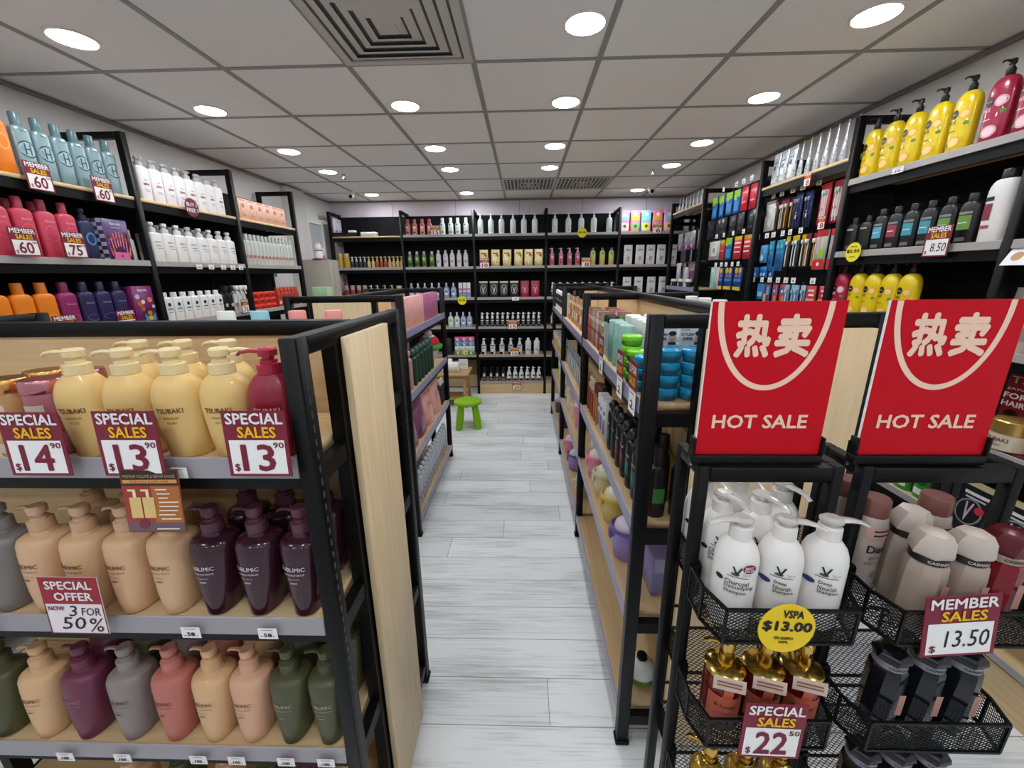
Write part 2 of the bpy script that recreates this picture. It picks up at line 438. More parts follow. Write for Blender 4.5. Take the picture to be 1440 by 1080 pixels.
def diffuser():
    fr = MB(); s = .297
    def sq(a, z): return [(-a, -a, z), (a, -a, z), (a, a, z), (-a, a, z)]
    fr.rings([sq(s, 0), sq(s, -.006), sq(.262, -.008), sq(.262, -.001)], VM, False, False)
    bk = MB(); bk.rings([sq(.262, -.0006), sq(.262, -.0001)], VD, False)
    lv = MB(); a = .262
    for k in range(5):
        a1 = .25 - k*.048
        lv.rings([sq(a1, -.004), sq(a1-.032, -.013), sq(a1-.034, -.012), sq(a1-.004, -.002)], VM, False, False)
    lv.rings([sq(.03, -.014), sq(.03, -.004)], VM, False)
    return Spec(('frame', fr), ('duct_plate', bk), ('louvre', lv))
place('ceiling_vent', diffuser(), (-.528, 1.905, ZC), 0, 'large square four-way air diffuser with nested louvres in the ceiling', 'air vent')
def slotvent():
    fr = MB(); s = .29
    def sq(a, z): return [(-a, -a, z), (a, -a, z), (a, a, z), (-a, a, z)]
    fr.rings([sq(s, 0), sq(s, -.005), sq(.265, -.006), sq(.265, -.001)], VM, False, False)
    bk = MB(); bk.rings([sq(.265, -.0006), sq(.265, -.0001)], VD, False)
    lv = MB()
    for k in range(13):
        x = -.24 + k*.04
        lv.bar((x, -.26, -.006), (x, -.1 if 3 < k < 9 else .26, -.006), .014, .006, VM)
        if 3 < k < 9: lv.bar((x, .1, -.006), (x, .26, -.006), .014, .006, VM)
    for a in (.1, .06, .025): lv.rings([sq(a, -.003), sq(a, -.01), sq(a-.012, -.01), sq(a-.012, -.003)], VM, False, False)
    return Spec(('frame', fr), ('duct_plate', bk), ('louvre', lv))
sv = slotvent()
place('ceiling_vent', sv, (.063, 4.905, ZC), 0, 'grey slotted ceiling vent at the back, left one of two side by side', 'air vent')
place('ceiling_vent', sv, (.653, 4.905, ZC), 0, 'grey slotted ceiling vent at the back, right one of two side by side', 'air vent')
def camera_dome():
    a = MB().loft([(0, .05, .05), (-.02, .048, .048), (-.03, .04, .04)], WHITE, 20)
    e = MB().loft([(.035*math.cos(t)*-1, max(.035*math.sin(t), .001), max(.035*math.sin(t), .001)) for t in [PI*i/8 for i in range(9)]], WHITE, 16)
    e.xf(Matrix.Translation((0, 0, -.045)))
    l = MB().loft([(0, .02, .02), (.006, .016, .016)], BLACK, 14); l.xf(Matrix.Translation((0, -.036, -.055)) @ Matrix.Rotation(PI/2*1.2, 4, 'X'))
    return Spec(('mount', a), ('housing', e), ('lens', l))
cs = camera_dome()
place('security_camera', cs, (-2.05, 5.15, ZC), .3, 'small white dome camera on the ceiling in the far left corner', 'security camera')
place('security_camera', cs, (1.5, 5.15, ZC), -.2, 'small white dome camera on the ceiling toward the far right corner', 'security camera')
def sprinkler():
    a = MB().loft([(0, .02, .02), (-.006, .018, .018)], CHROME, 14); h = MB().loft([(-.006, .006, .006), (-.04, .006, .006)], CHROME, 8)
    h.loft([(-.04, .02, .02), (-.043, .02, .02)], CHROME, 12)
    return Spec(('escutcheon', a), ('head', h))
sp = sprinkler()
place('sprinkler_mount', sp, (-1.76, 4.3, ZC), 0, 'small metal fire sprinkler hanging from the ceiling on the left side', 'sprinkler')
place('sprinkler_mount', sp, (1.25, 4.33, ZC), 0, 'small metal fire sprinkler hanging from the ceiling on the right side', 'sprinkler')

# ------------------------------------------------------------------ shelving
def frame(D, H, zs, double, w=.034, slots=False, foot=True, mids=None):
    f = MB()
    for y0 in (0, D-.04):
        f.box(-w/2, w/2, y0, y0+.04, 0, H, BLACK, .003)
        if foot: f.box(-w/2-.004, w/2+.004, y0-.004, y0+.044, 0, .018, BLACK2, .003)
    f.box(-w/2, w/2, .04, D-.04, H-.036, H-.001, BLACK, .002)
    for y0 in (mids or []): f.box(-w/2+.002, w/2-.002, y0-.02, y0+.02, .08, H-.036, BLACK)
    for z in zs: f.box(-w/2+.004, w/2-.004, .04, D-.04, z-.06, z-.02, BLACK)
    if slots:
        z = .1
        while z < H-.05:
            for y0 in (.014, D-.026):
                f.box(w/2-.001, w/2+.0006, y0, y0+.006, z, z+.014, SLOT)
            z += .028
    return f
def rack(name, label, cat, loc, rz, xs, H, D, bays, double=False, slots=False, mids=None, ztag=None):
    root = link(name, None); root.location = loc; root.rotation_euler = (0, 0, rz); tag(root, label, cat)
    zs = sorted({z for by in bays for z in by['z']})
    for i, x in enumerate(xs):
        o = link('upright_frame', frame(D, H, zs, double, slots=slots, mids=mids).mesh('upright_frame'), root); o.location = (x, 0, 0)
    for x0, x1, by in zip(xs, xs[1:], bays):
        a, c = x0+.018, x1-.018
        DD = D/2 - .012 if double else D-.03
        yb = D/2-.009 if double else D-.03
        z0, z1, m = by['back']
        link('back_panel', MB().box(a, c, yb, yb+.018, z0, z1, m).mesh('back_panel'), root)
        for z0, z1, m in by.get('more', []):
            link('back_panel', MB().box(a, c, yb-.002, yb+.018, z0, z1, m).mesh('back_panel'), root)
        if by.get('rail', True):
            link('top_rail', MB().box(a, c, (D/2-.018 if double else D-.04), (D/2+.018 if double else D-.004), H-.036, H, BLACK, .002).mesh('top_rail'), root)
        for side in ((0, 1) if double else (0,)):
            for k, z in enumerate(by['z']):
                if side == 0: y0, y1, yc, yd = .006, DD, 0, -.003
                else: y0, y1, yc, yd = D-DD, D-.006, D, D+.003
                s = link('shelf', MB().box(a, c, min(y0, y1)+.001, max(y0, y1), z-.018, z, WOODX, .0015).mesh('shelf'), root)
                ch = by.get('chan', [1]*9)[k]
                e = MB(); yf = y0 if side == 0 else y1
                if ch:
                    sg = -1 if side == 0 else 1; hc = .020 if by.get('lilac', 1) == 0 else .032
                    e.add([(a, yf+sg*.001, z+.011), (c, yf+sg*.001, z+.011), (c, yf+sg*.004, z+.009), (a, yf+sg*.004, z+.009), (a, yf+sg*.006, z-hc), (c, yf+sg*.006, z-hc), (a, yf+sg*.001, z-hc-.002), (c, yf+sg*.001, z-hc-.002)],
                          [(0, 1, 2, 3), (3, 2, 5, 4), (4, 5, 7, 6), (6, 7, 1, 0)], (CHAN2, CHAN, CHAN3)[by.get('lilac', 1)])
                    link('price_channel', e.mesh('price_channel'), s)
                bm_ = MB()
                for q in (.012, DD-.03):
                    qq = q if side == 0 else D-q-.018
                    bm_.box(a, c, qq, qq+.018, z-.062, z-.019, BLACK)
                link('shelf_beam', bm_.mesh('shelf_beam'), s)
        for hx, hz in by.get('hooks', []):
            h = MB().tube([(hx, yb, hz), (hx, yb-.21, hz), (hx, yb-.225, hz+.012)], .0025, CHROME, 6)
            link('hook', h.mesh('hook'), root)
        if by.get('kick'):
            link('kick_board', MB().box(a, c, .008, .026, 0.002, by['kick'], WOODX).mesh('kick_board'), root)
    return root
GH = 1.515
GZ = [.14, .505, .895, 1.275]
# front gondola, across the view
G1 = rack('display_shelf', 'black steel double-sided display shelf in front at left, full of large pump bottles', 'shelf', (-1.6, .689, 0), 0, [.017, 1.183], GH, .611,
          [dict(z=[.12, .505, .895, 1.275], back=(.1, GH-.036, WOODX), lilac=2)], True, True, [.165, .45])
link('end_panel', MB().box(1.203, 1.219, .165, .43, .03, 1.492, WOODZ, .001).mesh('end_panel'), G1)
G2 = rack('display_shelf', 'black double-sided display shelf along the left side of the aisle', 'shelf', (-.66, 2.21, 0), R90, [.017, 1.19], GH, .66,
          [dict(z=[.115, .545, .93, 1.305], back=(.1, GH-.036, WOODX))], True, False, [.165, .5])
link('end_panel', MB().box(-.018, -.002, .17, .49, .05, 1.478, WOODZ, .001).mesh('end_panel'), G2)
G3 = rack('display_shelf', 'long black double-sided display shelf along the right side of the aisle', 'shelf', (.325, 4.6, 0), -R90, [.017, 1.15, 2.36, 3.533], GH, .615,
          [dict(z=[.15, .55, .885, 1.265], back=(.1, GH-.036, WOODX))]*3, True, False, [.16, .455])
link('end_panel', MB().box(3.552, 3.568, .145, .565, .03, 1.478, WOODZ, .001).mesh('end_panel'), G3)
# wall racks
HW = 2.405
LZ = [.2, .6, .98, 1.345, 1.71, 2.07]
bl = BLACK2
LR = rack('wall_shelf', 'tall black steel shelf unit standing along the left wall', 'shelf', (-2.22, 0, 0), R90, [.78, 1.62, 2.46, 3.305, 4.145], HW, .35,
          [dict(z=LZ, back=(.1, 2.06, bl), chan=[1, 1, 1, 1, 1, 0], rail=False, lilac=0)]*3 + [dict(z=LZ, back=(.1, 2.31, bl), chan=[1, 1, 1, 1, 1, 0], rail=False, lilac=0)])
def hooks(y0, y1, zs, n=6): return [(-(y0 + (y1-y0)*(i+.5)/n), z) for z in zs for i in range(n)]
RW = rack('wall_shelf', 'tall black steel shelf unit with pegboard bays along the right wall', 'shelf', (1.78, 0, 0), -R90, [-5.235, -4.36, -3.355, -2.48, -1.615, -.76], HW, .33,
          [dict(z=[.2, .6, .98, 1.45, 2.29], back=(.1, 2.30, bl), chan=[1, 1, 1, 1, 0], rail=False, hooks=hooks(4.4, 5.2, [2.06, 1.73], 5)),
           dict(z=[.2, .6, .98], back=(.1, 2.395, bl), rail=False, hooks=hooks(3.4, 4.32, [2.31, 1.915, 1.655], 6)),
           dict(z=[.2, .6, .98, 2.215], back=(.1, 2.20, bl), chan=[1, 1, 1, 0], rail=False, hooks=hooks(2.52, 3.31, [2.125, 1.85, 1.53], 7)),
           dict(z=[.2, .6, .98, 1.365, 1.71, 2.085], back=(.1, 2.08, bl), rail=False, lilac=0),
           dict(z=[.2, .56, .945, 1.31, 1.71, 2.085], back=(.1, 2.08, bl), rail=False, kick=.17, lilac=0)])
BZ = [.545, .93, 1.315, 1.71, 2.105]
BK = rack('wall_shelf', 'tall black steel shelf unit filling the back wall', 'shelf', (0, 5.4, 0), 0, [-2.47, -1.55, -.63, .29, 1.21, 2.09], HW, .35,
          [dict(z=BZ, back=(.5, 2.375, bl), chan=[1, 1, 1, 1, 0], rail=False, lilac=0),
           dict(z=BZ, back=(.53, 2.375, bl), more=[(.2, .528, M('#8f7754', .6)), (.02, .2, WOODX)], rail=False, lilac=0)] +
          [dict(z=[.17]+BZ, back=(.1, 2.375, bl), kick=.15, rail=False, lilac=0)]*3)

# ------------------------------------------------------------------ front gondola: near side, three shelves of pump bottles
Y0 = .689
def tsubaki(col, ink, ang, pc, txt='TSUBAKI'):
    s = [(0, .033, .026), (.004, .036, .03), (.05, .042, .034), (.10, .0463, .037), (.118, .0465, .037), (.135, .0445, .035), (.15, .039, .03), (.160, .031, .024), (.166, .0235, .0215)]
    return bottle(.1, .07, 0, M(col, .38, 0, 0, .2), .021, secs=s, p=2.2, top='pump', mt=M(pc, .35), ht=.05, nl=.048, ang=ang,
                  dec=[('t', txt, -.027, .021, .096, .106, M(ink, .5), .01), ('t', 'PREMIUM', -.016, .012, .084, .088, M(ink, .5)), ('t', 'MOIST', -.011, .007, .074, .078, M(ink, .5))], n=24)
ty = tsubaki('#e6c079', '#6b4a1e', PI, '#ead3a0'); ty2 = tsubaki('#e6c079', '#6b4a1e', .25, '#ead3a0'); tr = tsubaki('#8e0f2c', '#e3b9a0', PI, '#a51c38')
W1 = 'top shelf, front left display'
row('pump_bottle', ty, [(-.868, Y0+.05, 1.2755), (-.772, Y0+.05, 1.2755), (-.676, Y0+.05, 1.2755)], .16, 'front-row pale gold pump bottle', W1, 'shampoo bottle', 'pale gold pump bottles')
place('pump_bottle', ty2, (-.582, Y0+.052, 1.2755), .14, 'pale gold pump bottle with its spout pointing right, beside the dark red one', 'shampoo bottle', 'pale gold pump bottles')
place('pump_bottle', tr, (-.487, Y0+.05, 1.2755), .14, 'dark red pump bottle at the right end of the top shelf, front display', 'shampoo bottle')
row('pump_bottle', ty, [(-.835, Y0+.15, 1.2755), (-.735, Y0+.15, 1.2755), (-.637, Y0+.15, 1.2755)], 0, 'rear-row pale gold pump bottle', W1, 'shampoo bottle', 'pale gold pump bottles')
def tub2(lid, body):
    return jar(.034, .078, .026, M(body, .2, 0, .0), lid, 2, 28, 1.04, [('r', -.02, .02, .01, .03, M('#d9c4b4', .4))])
tg, tp = tub2(M('#e0a860', .25, 1), '#c0905c'), tub2(M('#d08a92', .25, 1), '#a8606c')
for i, (x, z, sp_, d) in enumerate([(-1.034, 0, tg, 'gold lidded jar, lower of the stack'), (-1.034, .0785, tg, 'gold lidded jar, top of the stack'), (-.953, 0, tp, 'rose lidded jar, lower of the stack'), (-.953, .0785, tp, 'rose lidded jar, top of the stack')]):
    place('cosmetic_jar', sp_, (x, Y0+.055, 1.2755+z), 0, f'shiny {d}, left of the pale gold pump bottles', 'jar', 'metallic jars')
for i, (x, z) in enumerate([(-1.034, 0), (-1.034, .0785), (-.953, 0), (-.953, .0785)]):
    place('cosmetic_jar', tg if i < 2 else tp, (x, Y0+.13, 1.2755+z), 0, f'shiny {"gold" if i < 2 else "rose"} lidded jar {"on top" if z else "below"} in the rear stack, front display', 'jar', 'metallic jars')

def sublimic(col, ink, pc, rough=.42, tr_=0, sub='LUMINOFORCE'):
    s = [(0, .026, .046), (.004, .030, .051), (.05, .036, .053), (.10, .041, .051), (.145, .0455, .047), (.163, .0465, .044), (.172, .0445, .039), (.177, .038, .031), (.180, .024, .021), (.188, .0215, .0205)]
    I = M(ink, .5)
    return bottle(.095, .08, 0, M(col, rough, 0, tr_, .15), .0205, secs=s, p=2.4, top='pump', mt=M(pc, .4), ht=.058, nl=.045, ang=PI*.98, n=24,
                  dec=[('t', 'SUBLIMIC', -.033, .021, .118, .127, I, .006), ('t', sub, -.026, .019, .108, .112, I), ('t', 'shampoo', -.018, .008, .098, .1015, I), ('t', 'SHISEIDO', -.012, .003, .089, .0925, I, .01)])
sc_ = sublimic('#d9ae86', '#6d4a36', '#cda582'); sd = sublimic('#3a1826', '#d9cfd4', '#5a2f40', .16); sg = sublimic('#7d7673', '#4b4543', '#867f7c')
scream = sublimic('#ddb183', '#7a5638', '#d8ac80'); splum = sublimic('#6e2d47', '#a8758c', '#6b2c45'); sgrey = sublimic('#8d807c', '#5f5654', '#938682'); scoral = sublimic('#bf6f63', '#8d453c', '#c27a6d'); solive = sublimic('#4b4c2f', '#aaa98c', '#4d4e33'); speach = sublimic('#dba888', '#7a5038', '#d8a688')
W2, W3 = 'middle shelf, front left display', 'lower shelf, front left display'
yb = Y0+.066
place('pump_bottle', sg, (-1.175, yb, .8955), .1, 'grey pump bottle at the left end of the middle shelf, front display', 'shampoo bottle')
row('pump_bottle', sc_, [(-1.078, yb, .8955), (-.98, yb, .8955), (-.882, yb, .8955), (-.784, yb, .8955)], .0, 'front-row beige pump bottle', W2, 'shampoo bottle', 'beige pump bottles')
row('pump_bottle', sc_, [(-1.08, yb+.112, .8955), (-.98, yb+.112, .8955), (-.885, yb+.112, .8955)], .0, 'rear-row beige pump bottle', W2, 'shampoo bottle', 'beige pump bottles')
row('pump_bottle', sd, [(-.688, yb, .8955), (-.588, yb, .8955), (-.488, yb, .8955)], .0, 'front-row dark plum translucent pump bottle', W2, 'shampoo bottle', 'dark plum pump bottles')
row('pump_bottle', sd, [(-.686, yb+.112, .8955), (-.59, yb+.112, .8955), (-.493, yb+.112, .8955)], .0, 'rear-row dark plum translucent pump bottle', W2, 'shampoo bottle', 'dark plum pump bottles')
z3 = .5055
for x, s_, d in [(-1.318, solive, 'olive green pump bottle, leftmost'), (-1.208, scream, 'sand coloured pump bottle, left of the plum one'), (-1.1, splum, 'plum coloured pump bottle, right of a sand one'), (-.985, sgrey, 'warm grey pump bottle between plum and coral'),
                 (-.873, scoral, 'coral pink pump bottle right of the grey one'), (-.772, scream, 'sand coloured pump bottle right of the coral one'), (-.677, speach, 'peach coloured pump bottle left of the olive pair'),
                 (-.578, solive, 'olive green pump bottle, left one of a pair'), (-.484, solive, 'olive green pump bottle, right one of a pair')]:
    place('pump_bottle', s_, (x, yb, z3), random.uniform(-.05, .05), f'{d}, lower shelf of front display', 'shampoo bottle', 'pump bottles on the lower shelf')
for x, s_, d in [(-1.15, splum, 'plum'), (-1.03, solive, 'first olive'), (-.92, sgrey, 'grey'), (-.82, scoral, 'coral'), (-.72, scream, 'sand'), (-.61, solive, 'second olive'), (-.487, solive, 'third olive')]:
    place('pump_bottle', s_, (x, yb+.114, z3), 0, f'{d} pump bottle standing in the rear line, {W3}', 'shampoo bottle', 'pump bottles on the lower shelf')
for i, (x, s_, d) in enumerate([(-1.1, sc_, 'beige'), (-.96, solive, 'olive'), (-.83, speach, 'peach'), (-.71, solive, 'second olive'), (-.595, splum, 'plum'), (-.487, sc_, 'second beige')]):
    place('pump_bottle', s_, (x, yb+.02, .1205), 0, f'{d} pump bottle on the bottom shelf of the front left display', 'shampoo bottle', 'pump bottles on the bottom shelf')
# price cards and tags on the front gondola
S14 = sign(.118, .125, 'SPECIAL', 'SALES', '14', '90'); S13 = sign(.118, .127, 'SPECIAL', 'SALES', '13', '90')
place('price_sign', S14, (-.915, .667, 1.26), 0, 'maroon and white special sales card priced 14.90, front display top shelf', 'price sign', rot=(-.05, 0, 0))
place('price_sign', S13, (-.733, .667, 1.26), 0, 'maroon special sales card priced 13.90 below the middle gold bottles', 'price sign', rot=(-.05, 0, 0))
place('price_sign', S13, (-.491, .667, 1.26), 0, 'maroon special sales card priced 13.90 below the dark red bottle', 'price sign', rot=(-.05, 0, 0))
def offer():
    f = lambda e: (lambda u, v: (u, -e, v))
    card = MB().box(-.064, .064, 0, .0015, 0, .138, M('#f2e6ea', .6))
    hd = MB().rect(-.064, .064, .074, .138, M('#9c1a2c', .5), f(.0005))
    t = MB()
    t.text('SPECIAL', -.052, .05, .109, .129, WHITE, f(.001), .02); t.text('OFFER', -.037, .047, .082, .102, WHITE, f(.001), .02)
    t.text('NOW', -.056, -.021, .058, .069, DIGIT, f(.001), .01); t.text('3', -.014, .006, .044, .07, INK, f(.001), 0, .2); t.text('FOR', .014, .056, .046, .065, INK, f(.001), 0, .15)
    t.text('50', -.036, .018, .012, .042, INK, f(.001), 0, .2); t.text('%', .024, .058, .006, .04, INK, f(.001), 0, .2)
    b = MB()
    b.rect(-.064, -.0615, 0, .074, MAROON, f(.0006)); b.rect(.0615, .064, 0, .074, MAROON, f(.0006)); b.rect(-.064, .064, 0, .0025, MAROON, f(.0006))
    return Spec(('card', card), ('header_panel', hd), ('border', b), ('lettering', t))
place('price_sign', offer(), (-.955, .667, .883), 0, 'white card with red heading and handwritten offer, middle shelf front display', 'price sign', rot=(-.06, 0, 0))
def leaflet():
    f = lambda e: (lambda u, v: (u, -e, v))
    c = MB().box(-.056, .056, 0, .0012, 0, .128, M('#7b3a22', .4))
    p = MB().rect(-.054, .054, .096, .126, M('#2b1512', .4), f(.0004)); p.rect(-.052, .052, .1, .107, M('#d89a55', .4), f(.0007)); p.rect(-.054, 0, .02, .094, M('#a3382c', .4), f(.0004)); p.rect(0, .054, .02, .094, M('#b0682c', .4), f(.0004)); p.rect(-.054, .054, .002, .02, M('#6c5560', .4), f(.0004))
    g = MB()
    for x in (-.033, -.008):
        g.rect(x-.011, x+.011, .03, .072, M('#e2c07c', .3), f(.001)); g.rect(x-.003, x+.003, .072, .084, M('#f0dfae', .3), f(.001)); g.rect(x-.012, x+.003, .084, .088, M('#f0dfae', .3), f(.001))
    g.disc(-.022, .018, .01, M('#7a2440', .4), f(.0012), 16)
    t = MB(); I = M('#efe2cf', .5)
    t.text('PREMIUM VOLUME & REPAIR RANGE', -.05, .05, .111, .117, M('#bda36a', .4), f(.001)); t.text('FOR FLAT & LIMP HAIR', -.036, .036, .1016, .1056, M('#5b2a15', .5), f(.001))
    for k, (a, b_) in enumerate([(.008, .03), (.01, .035), (.012, .03), (.012, .05), (.012, .048), (.01, .046), (.008, .04), (.012, .05)]):
        t.rect(a, b_, .086-k*.0085, .0885-k*.0085, I, f(.001))
    t.rect(.0, .044, .006, .0085, I, f(.001)); 
    return Spec(('card', c), ('printed_panel', p), ('bottle_picture', g), ('lettering', t))
place('leaflet_sign', leaflet(), (-.708, .655, 1.146), .03, 'brown and orange leaflet picturing two gold bottles, hanging under the top shelf', 'leaflet', rot=(-.1, 0, .02))
t58, t100 = stag(.042, .028, '58'), stag(.042, .026, '100')
for i, (x, d) in enumerate([(-1.19, 'at its left end'), (-.725, 'left of the plum bottles'), (-.555, 'below the plum bottles')]):
    place('shelf_tag', t58, (x, .6795, .862), 0, f'small white paper price tag on the middle shelf edge, {d}', 'price tag', 'white price tags on the front display')
for x, d in [(-1.13, 'sand bottle'), (-.985, 'grey bottle'), (-.795, 'coral bottle'), (-.7, 'second sand bottle'), (-.578, 'first olive bottle'), (-.48, 'last olive bottle')]:
    place('shelf_tag', t100, (x, .6795, .474), 0, f'small white paper price tag on the lower shelf edge under the {d}', 'price tag', 'white price tags on the front display')
place('shelf_tag', stag(.03, .022, ''), (-.66, .6795, 1.248), 0, 'blank white tag on top shelf edge right of the middle price card', 'price tag')
# rear side of the front gondola: caps peeping over the top, an orange pouch
capb = lambda c, cc: bottle(.07, .06, .19, c, .024, .02, 2.4, 'cap', cc, .06)
for x, c, cc, d in [(-.86, '#e8e6e2', '#e9e7e3', 'white'), (-.76, '#8fc5d2', '#8fd0de', 'pale blue'), (-.65, '#e08f86', '#ee9a90', 'pink'), (-.545, '#e08f86', '#ee9a90', 'second pink')]:
    place('hair_bottle', capb(c, cc), (x, 1.15, 1.2755), 0, f'{d} capped bottle rising behind the top rail of the front display', 'bottle', 'bottles behind the front display rail')
place('pouch', pouch(.14, .21, .06, '#c25a1a'), (-.465, 1.2, 1.2755), R90, 'orange pouch at the right end behind the wooden end panel', 'pouch')
bx = carton(.12, .06, .2, '#2c211c')
for z, d in ((.8955, 'middle'), (.5055, 'lower')): place('carton', bx, (-.48, 1.19, z), R90, f'dark carton on the {d} shelf behind the wooden end panel', 'carton')
place('carton', carton(.1, .02, .3, '#e9edf0'), (-.455, 1.19, .1205), R90, 'pale blue upright carton on the bottom shelf behind the end panel', 'carton')

# ------------------------------------------------------------------ left aisle gondola, aisle face (+X)
A = 'left aisle rack'
XG = -.715
pk1 = carton(.062, .055, .185, '#e8a9a4', [('r', -.031, .031, .13, .133, M('#f0c9c2', .4)), ('t', 'hair', -.015, .015, .08, .09, M('#c97b78', .5))])
pk2 = carton(.062, .055, .185, '#b0648c', [('r', -.031, .031, .13, .133, M('#c88fae', .4)), ('t', 'hair', -.015, .015, .08, .09, M('#8d4870', .5))])
row('carton', pk1, [(XG, 2.30+.066*i, 1.306) for i in range(8)], R90, 'salmon pink slim carton', f'top shelf, {A}', 'carton', 'pink cartons', jit=.01)
row('carton', pk2, [(XG, 2.30+.066*(8+i), 1.306) for i in range(7)], R90, 'mauve slim carton', f'top shelf, {A}', 'carton', 'pink cartons', jit=.01)
row('carton', carton(.05, .07, .16, '#b9c6cc'), [(-1.10, 2.34, 1.306), (-1.04, 2.34, 1.306)], 0, 'pale blue carton', 'top shelf behind the wooden end panel', 'carton', jit=0)
place('carton', carton(.09, .08, .25, '#8fae86'), (-1.235, 2.5, 1.306), 0, 'tall pale green carton on the far half of the left aisle display', 'carton')
bp = bottle(.062, .055, .2, '#b98d8a', .012, .03, 2.6, 'ball', '#d79a96', .05, capw=.022); bw = bottle(.062, .055, .2, '#a9b4b8', .012, .03, 2.6, 'ball', '#e6d5d2', .05, capw=.022); bg = bottle(.06, .06, .19, '#1c3f31', .011, .02, 2.6, 'ball', '#3a5f58', .052, capw=.026)
place('hair_bottle', bw, (XG, 2.32, .931), R90, 'grey bottle with a pale ball cap, second shelf, left side of aisle', 'bottle')
place('hair_bottle', bp, (XG, 2.40, .931), R90, 'dusty pink bottle with ball cap, second shelf, left side of aisle', 'bottle')
row('hair_bottle', bg, [(XG, 2.50+.095*i, .931) for i in range(6)], R90, 'dark green ball-capped bottle', f'second shelf, {A}', 'bottle', 'dark green bottles')
def plush():
    b = MB().loft([(.115*(1-math.cos(PI*i/10)), max(.09*math.sin(PI*i/10), .002), max(.08*math.sin(PI*i/10), .002)) for i in range(11)], M('#d9dde0', .8), 20)
    h = MB().loft([(.13 + .09*math.sin(a), max(.095*math.cos(a), .002), max(.09*math.cos(a), .002)) for a in [PI/2*i/6 for i in range(7)]], M('#c01c2c', .8), 20)
    h.loft([(.2+.03*(1-math.cos(PI*i/6)), max(.03*math.sin(PI*i/6), .002), max(.03*math.sin(PI*i/6), .002)) for i in range(7)], M('#eeeeee', .9), 14)
    s = MB().tube([(.1*math.cos(a), .09*math.sin(a), .12) for a in [2*PI*i/16 for i in range(17)]], .022, M('#3f9a34', .8), 8)
    return Spec(('bag', b), ('red_top', h), ('green_band', s))
place('gift_bag', plush(), (-.78, 3.26, .931), R90, 'red white and green round gift bundle, far end of second shelf, left of aisle', 'gift bundle')
pp, pm = pouch(.24, .27, .12, foil('#e0a29c', '#c98480', '#f6d2cc', 0, .15, 14), [('t', 'refill', -.05, .04, .14, .17, M('#b4605f', .5))], rough=.12), pouch(.215, .25, .11, foil('#865072', '#6a3c5a', '#a87a98', 0, .15, 14))
row('pouch', pm, [(XG-.03, 2.37, .546), (XG-.03, 2.605, .546)], R90, 'large plum plastic refill pouch', f'third shelf, {A}', 'pouch')
row('pouch', pp, [(XG-.03, 2.85, .546), (XG-.03, 3.105, .546)], R90, 'large pink plastic refill pouch', f'third shelf, {A}', 'pouch')
row('hair_bottle', bottle(.06, .05, .17, '#28282c', .014, .03, 2.3, 'pump', '#dddddd', .05), [(XG, 3.27, .546), (XG, 3.34, .546)], R90, 'small dark pump bottle', f'third shelf, {A}', 'bottle')
gr = bottle(.056, .05, .2, '#b3bac0', .014, .025, 2.8, 'ball', '#b9c6cc', .04, dec=[('t', 'oligo', -.02, .02, .06, .09, M('#c03040', .5), .03)], capw=.018)
row('hair_bottle', gr, [(XG, 2.30+.068*i, .116) for i in range(16)], R90, 'grey bottle with red print', f'bottom shelf, {A}', 'bottle', 'grey bottles with red print', jit=.02)

# ------------------------------------------------------------------ right aisle gondola, aisle face (-X) and near end
B_ = 'right aisle rack'
XA = .38
def stub(col, dark, r=.0355, h=.037):
    m = M(col, .22); m2 = M(dark, .3)
    b = MB().loft([(0, r*.8, r*.8), (.003, r*.92, r*.92), (h*.45, r, r), (h*.52, r*.985, r*.985)], m2, 26)
    b.rect(-.018, .018, h*.16, h*.4, M('#1c4f66', .4) if 'f' not in dark[:2] else m2, surf([(0, r*.92, r*.92), (h*.45, r, r)], 2), 6, 2)
    l = MB().loft([(h*.52, r*.985, r*.985), (h*.58, r*1.02, r*1.02), (h*.86, r*1.0, r*1.0), (h*.97, r*.88, r*.88), (h, r*.74, r*.74)], m, 26)
    return Spec(('tub', b), ('lid', l))
tb, tgn = stub('#1f9ccc', '#1d6f92'), stub('#7fd02c', '#4f9420')
TIER = ['bottom', 'second from bottom', 'third from bottom', 'fourth from bottom', 'fifth from bottom']
for (x, y, n, d) in [(.409, 1.13, 4, 'stack beside the post'), (.484, 1.13, 4, 'stack beside the red sign'), (.375, 1.215, 3, 'stack at the aisle edge'), (.45, 1.215, 4, 'inner rear stack'), (.525, 1.215, 4, 'rear stack behind the sign')]:
    for k in range(n): place('styling_wax_tub', tb, (x, y, 1.2656+.0372*k), random.uniform(-.2, .2)-.1, f'round blue plastic tub, {TIER[k]} of the {d}', 'hair wax tub', 'blue tubs')
for (y, n, d) in [(1.31, 3, 'near green stack'), (1.39, 4, 'far green stack')]:
    for k in range(n): place('styling_wax_tub', tgn, (XA-.005, y, 1.2656+.0372*k), -R90, f'round lime green plastic tub, {TIER[k]} of the {d}, aisle edge', 'hair wax tub', 'green tubs')
def facecard():
    f = lambda e: (lambda u, v: (u, -e, v))
    b = MB().box(-.034, .034, 0, .001, 0, .2, M('#dfe6ea', .5))
    b.text('STYLISH', -.03, .008, .176, .184, INK, f(.001), .03); b.text('SHINE', -.024, .004, .164, .172, INK, f(.001), .03); b.text('GATSBY', -.03, -.004, .19, .195, INK, f(.001))
    b.disc(.021, .172, .010, M('#caa595', .6), f(.0008), 16, .013); b.disc(.021, .183, .011, M('#17151a', .6), f(.0012), 16, .007); b.rect(.01, .032, .150, .158, M('#23232a', .6), f(.0008))
    return Spec(('card_sign', b))
fc = facecard()
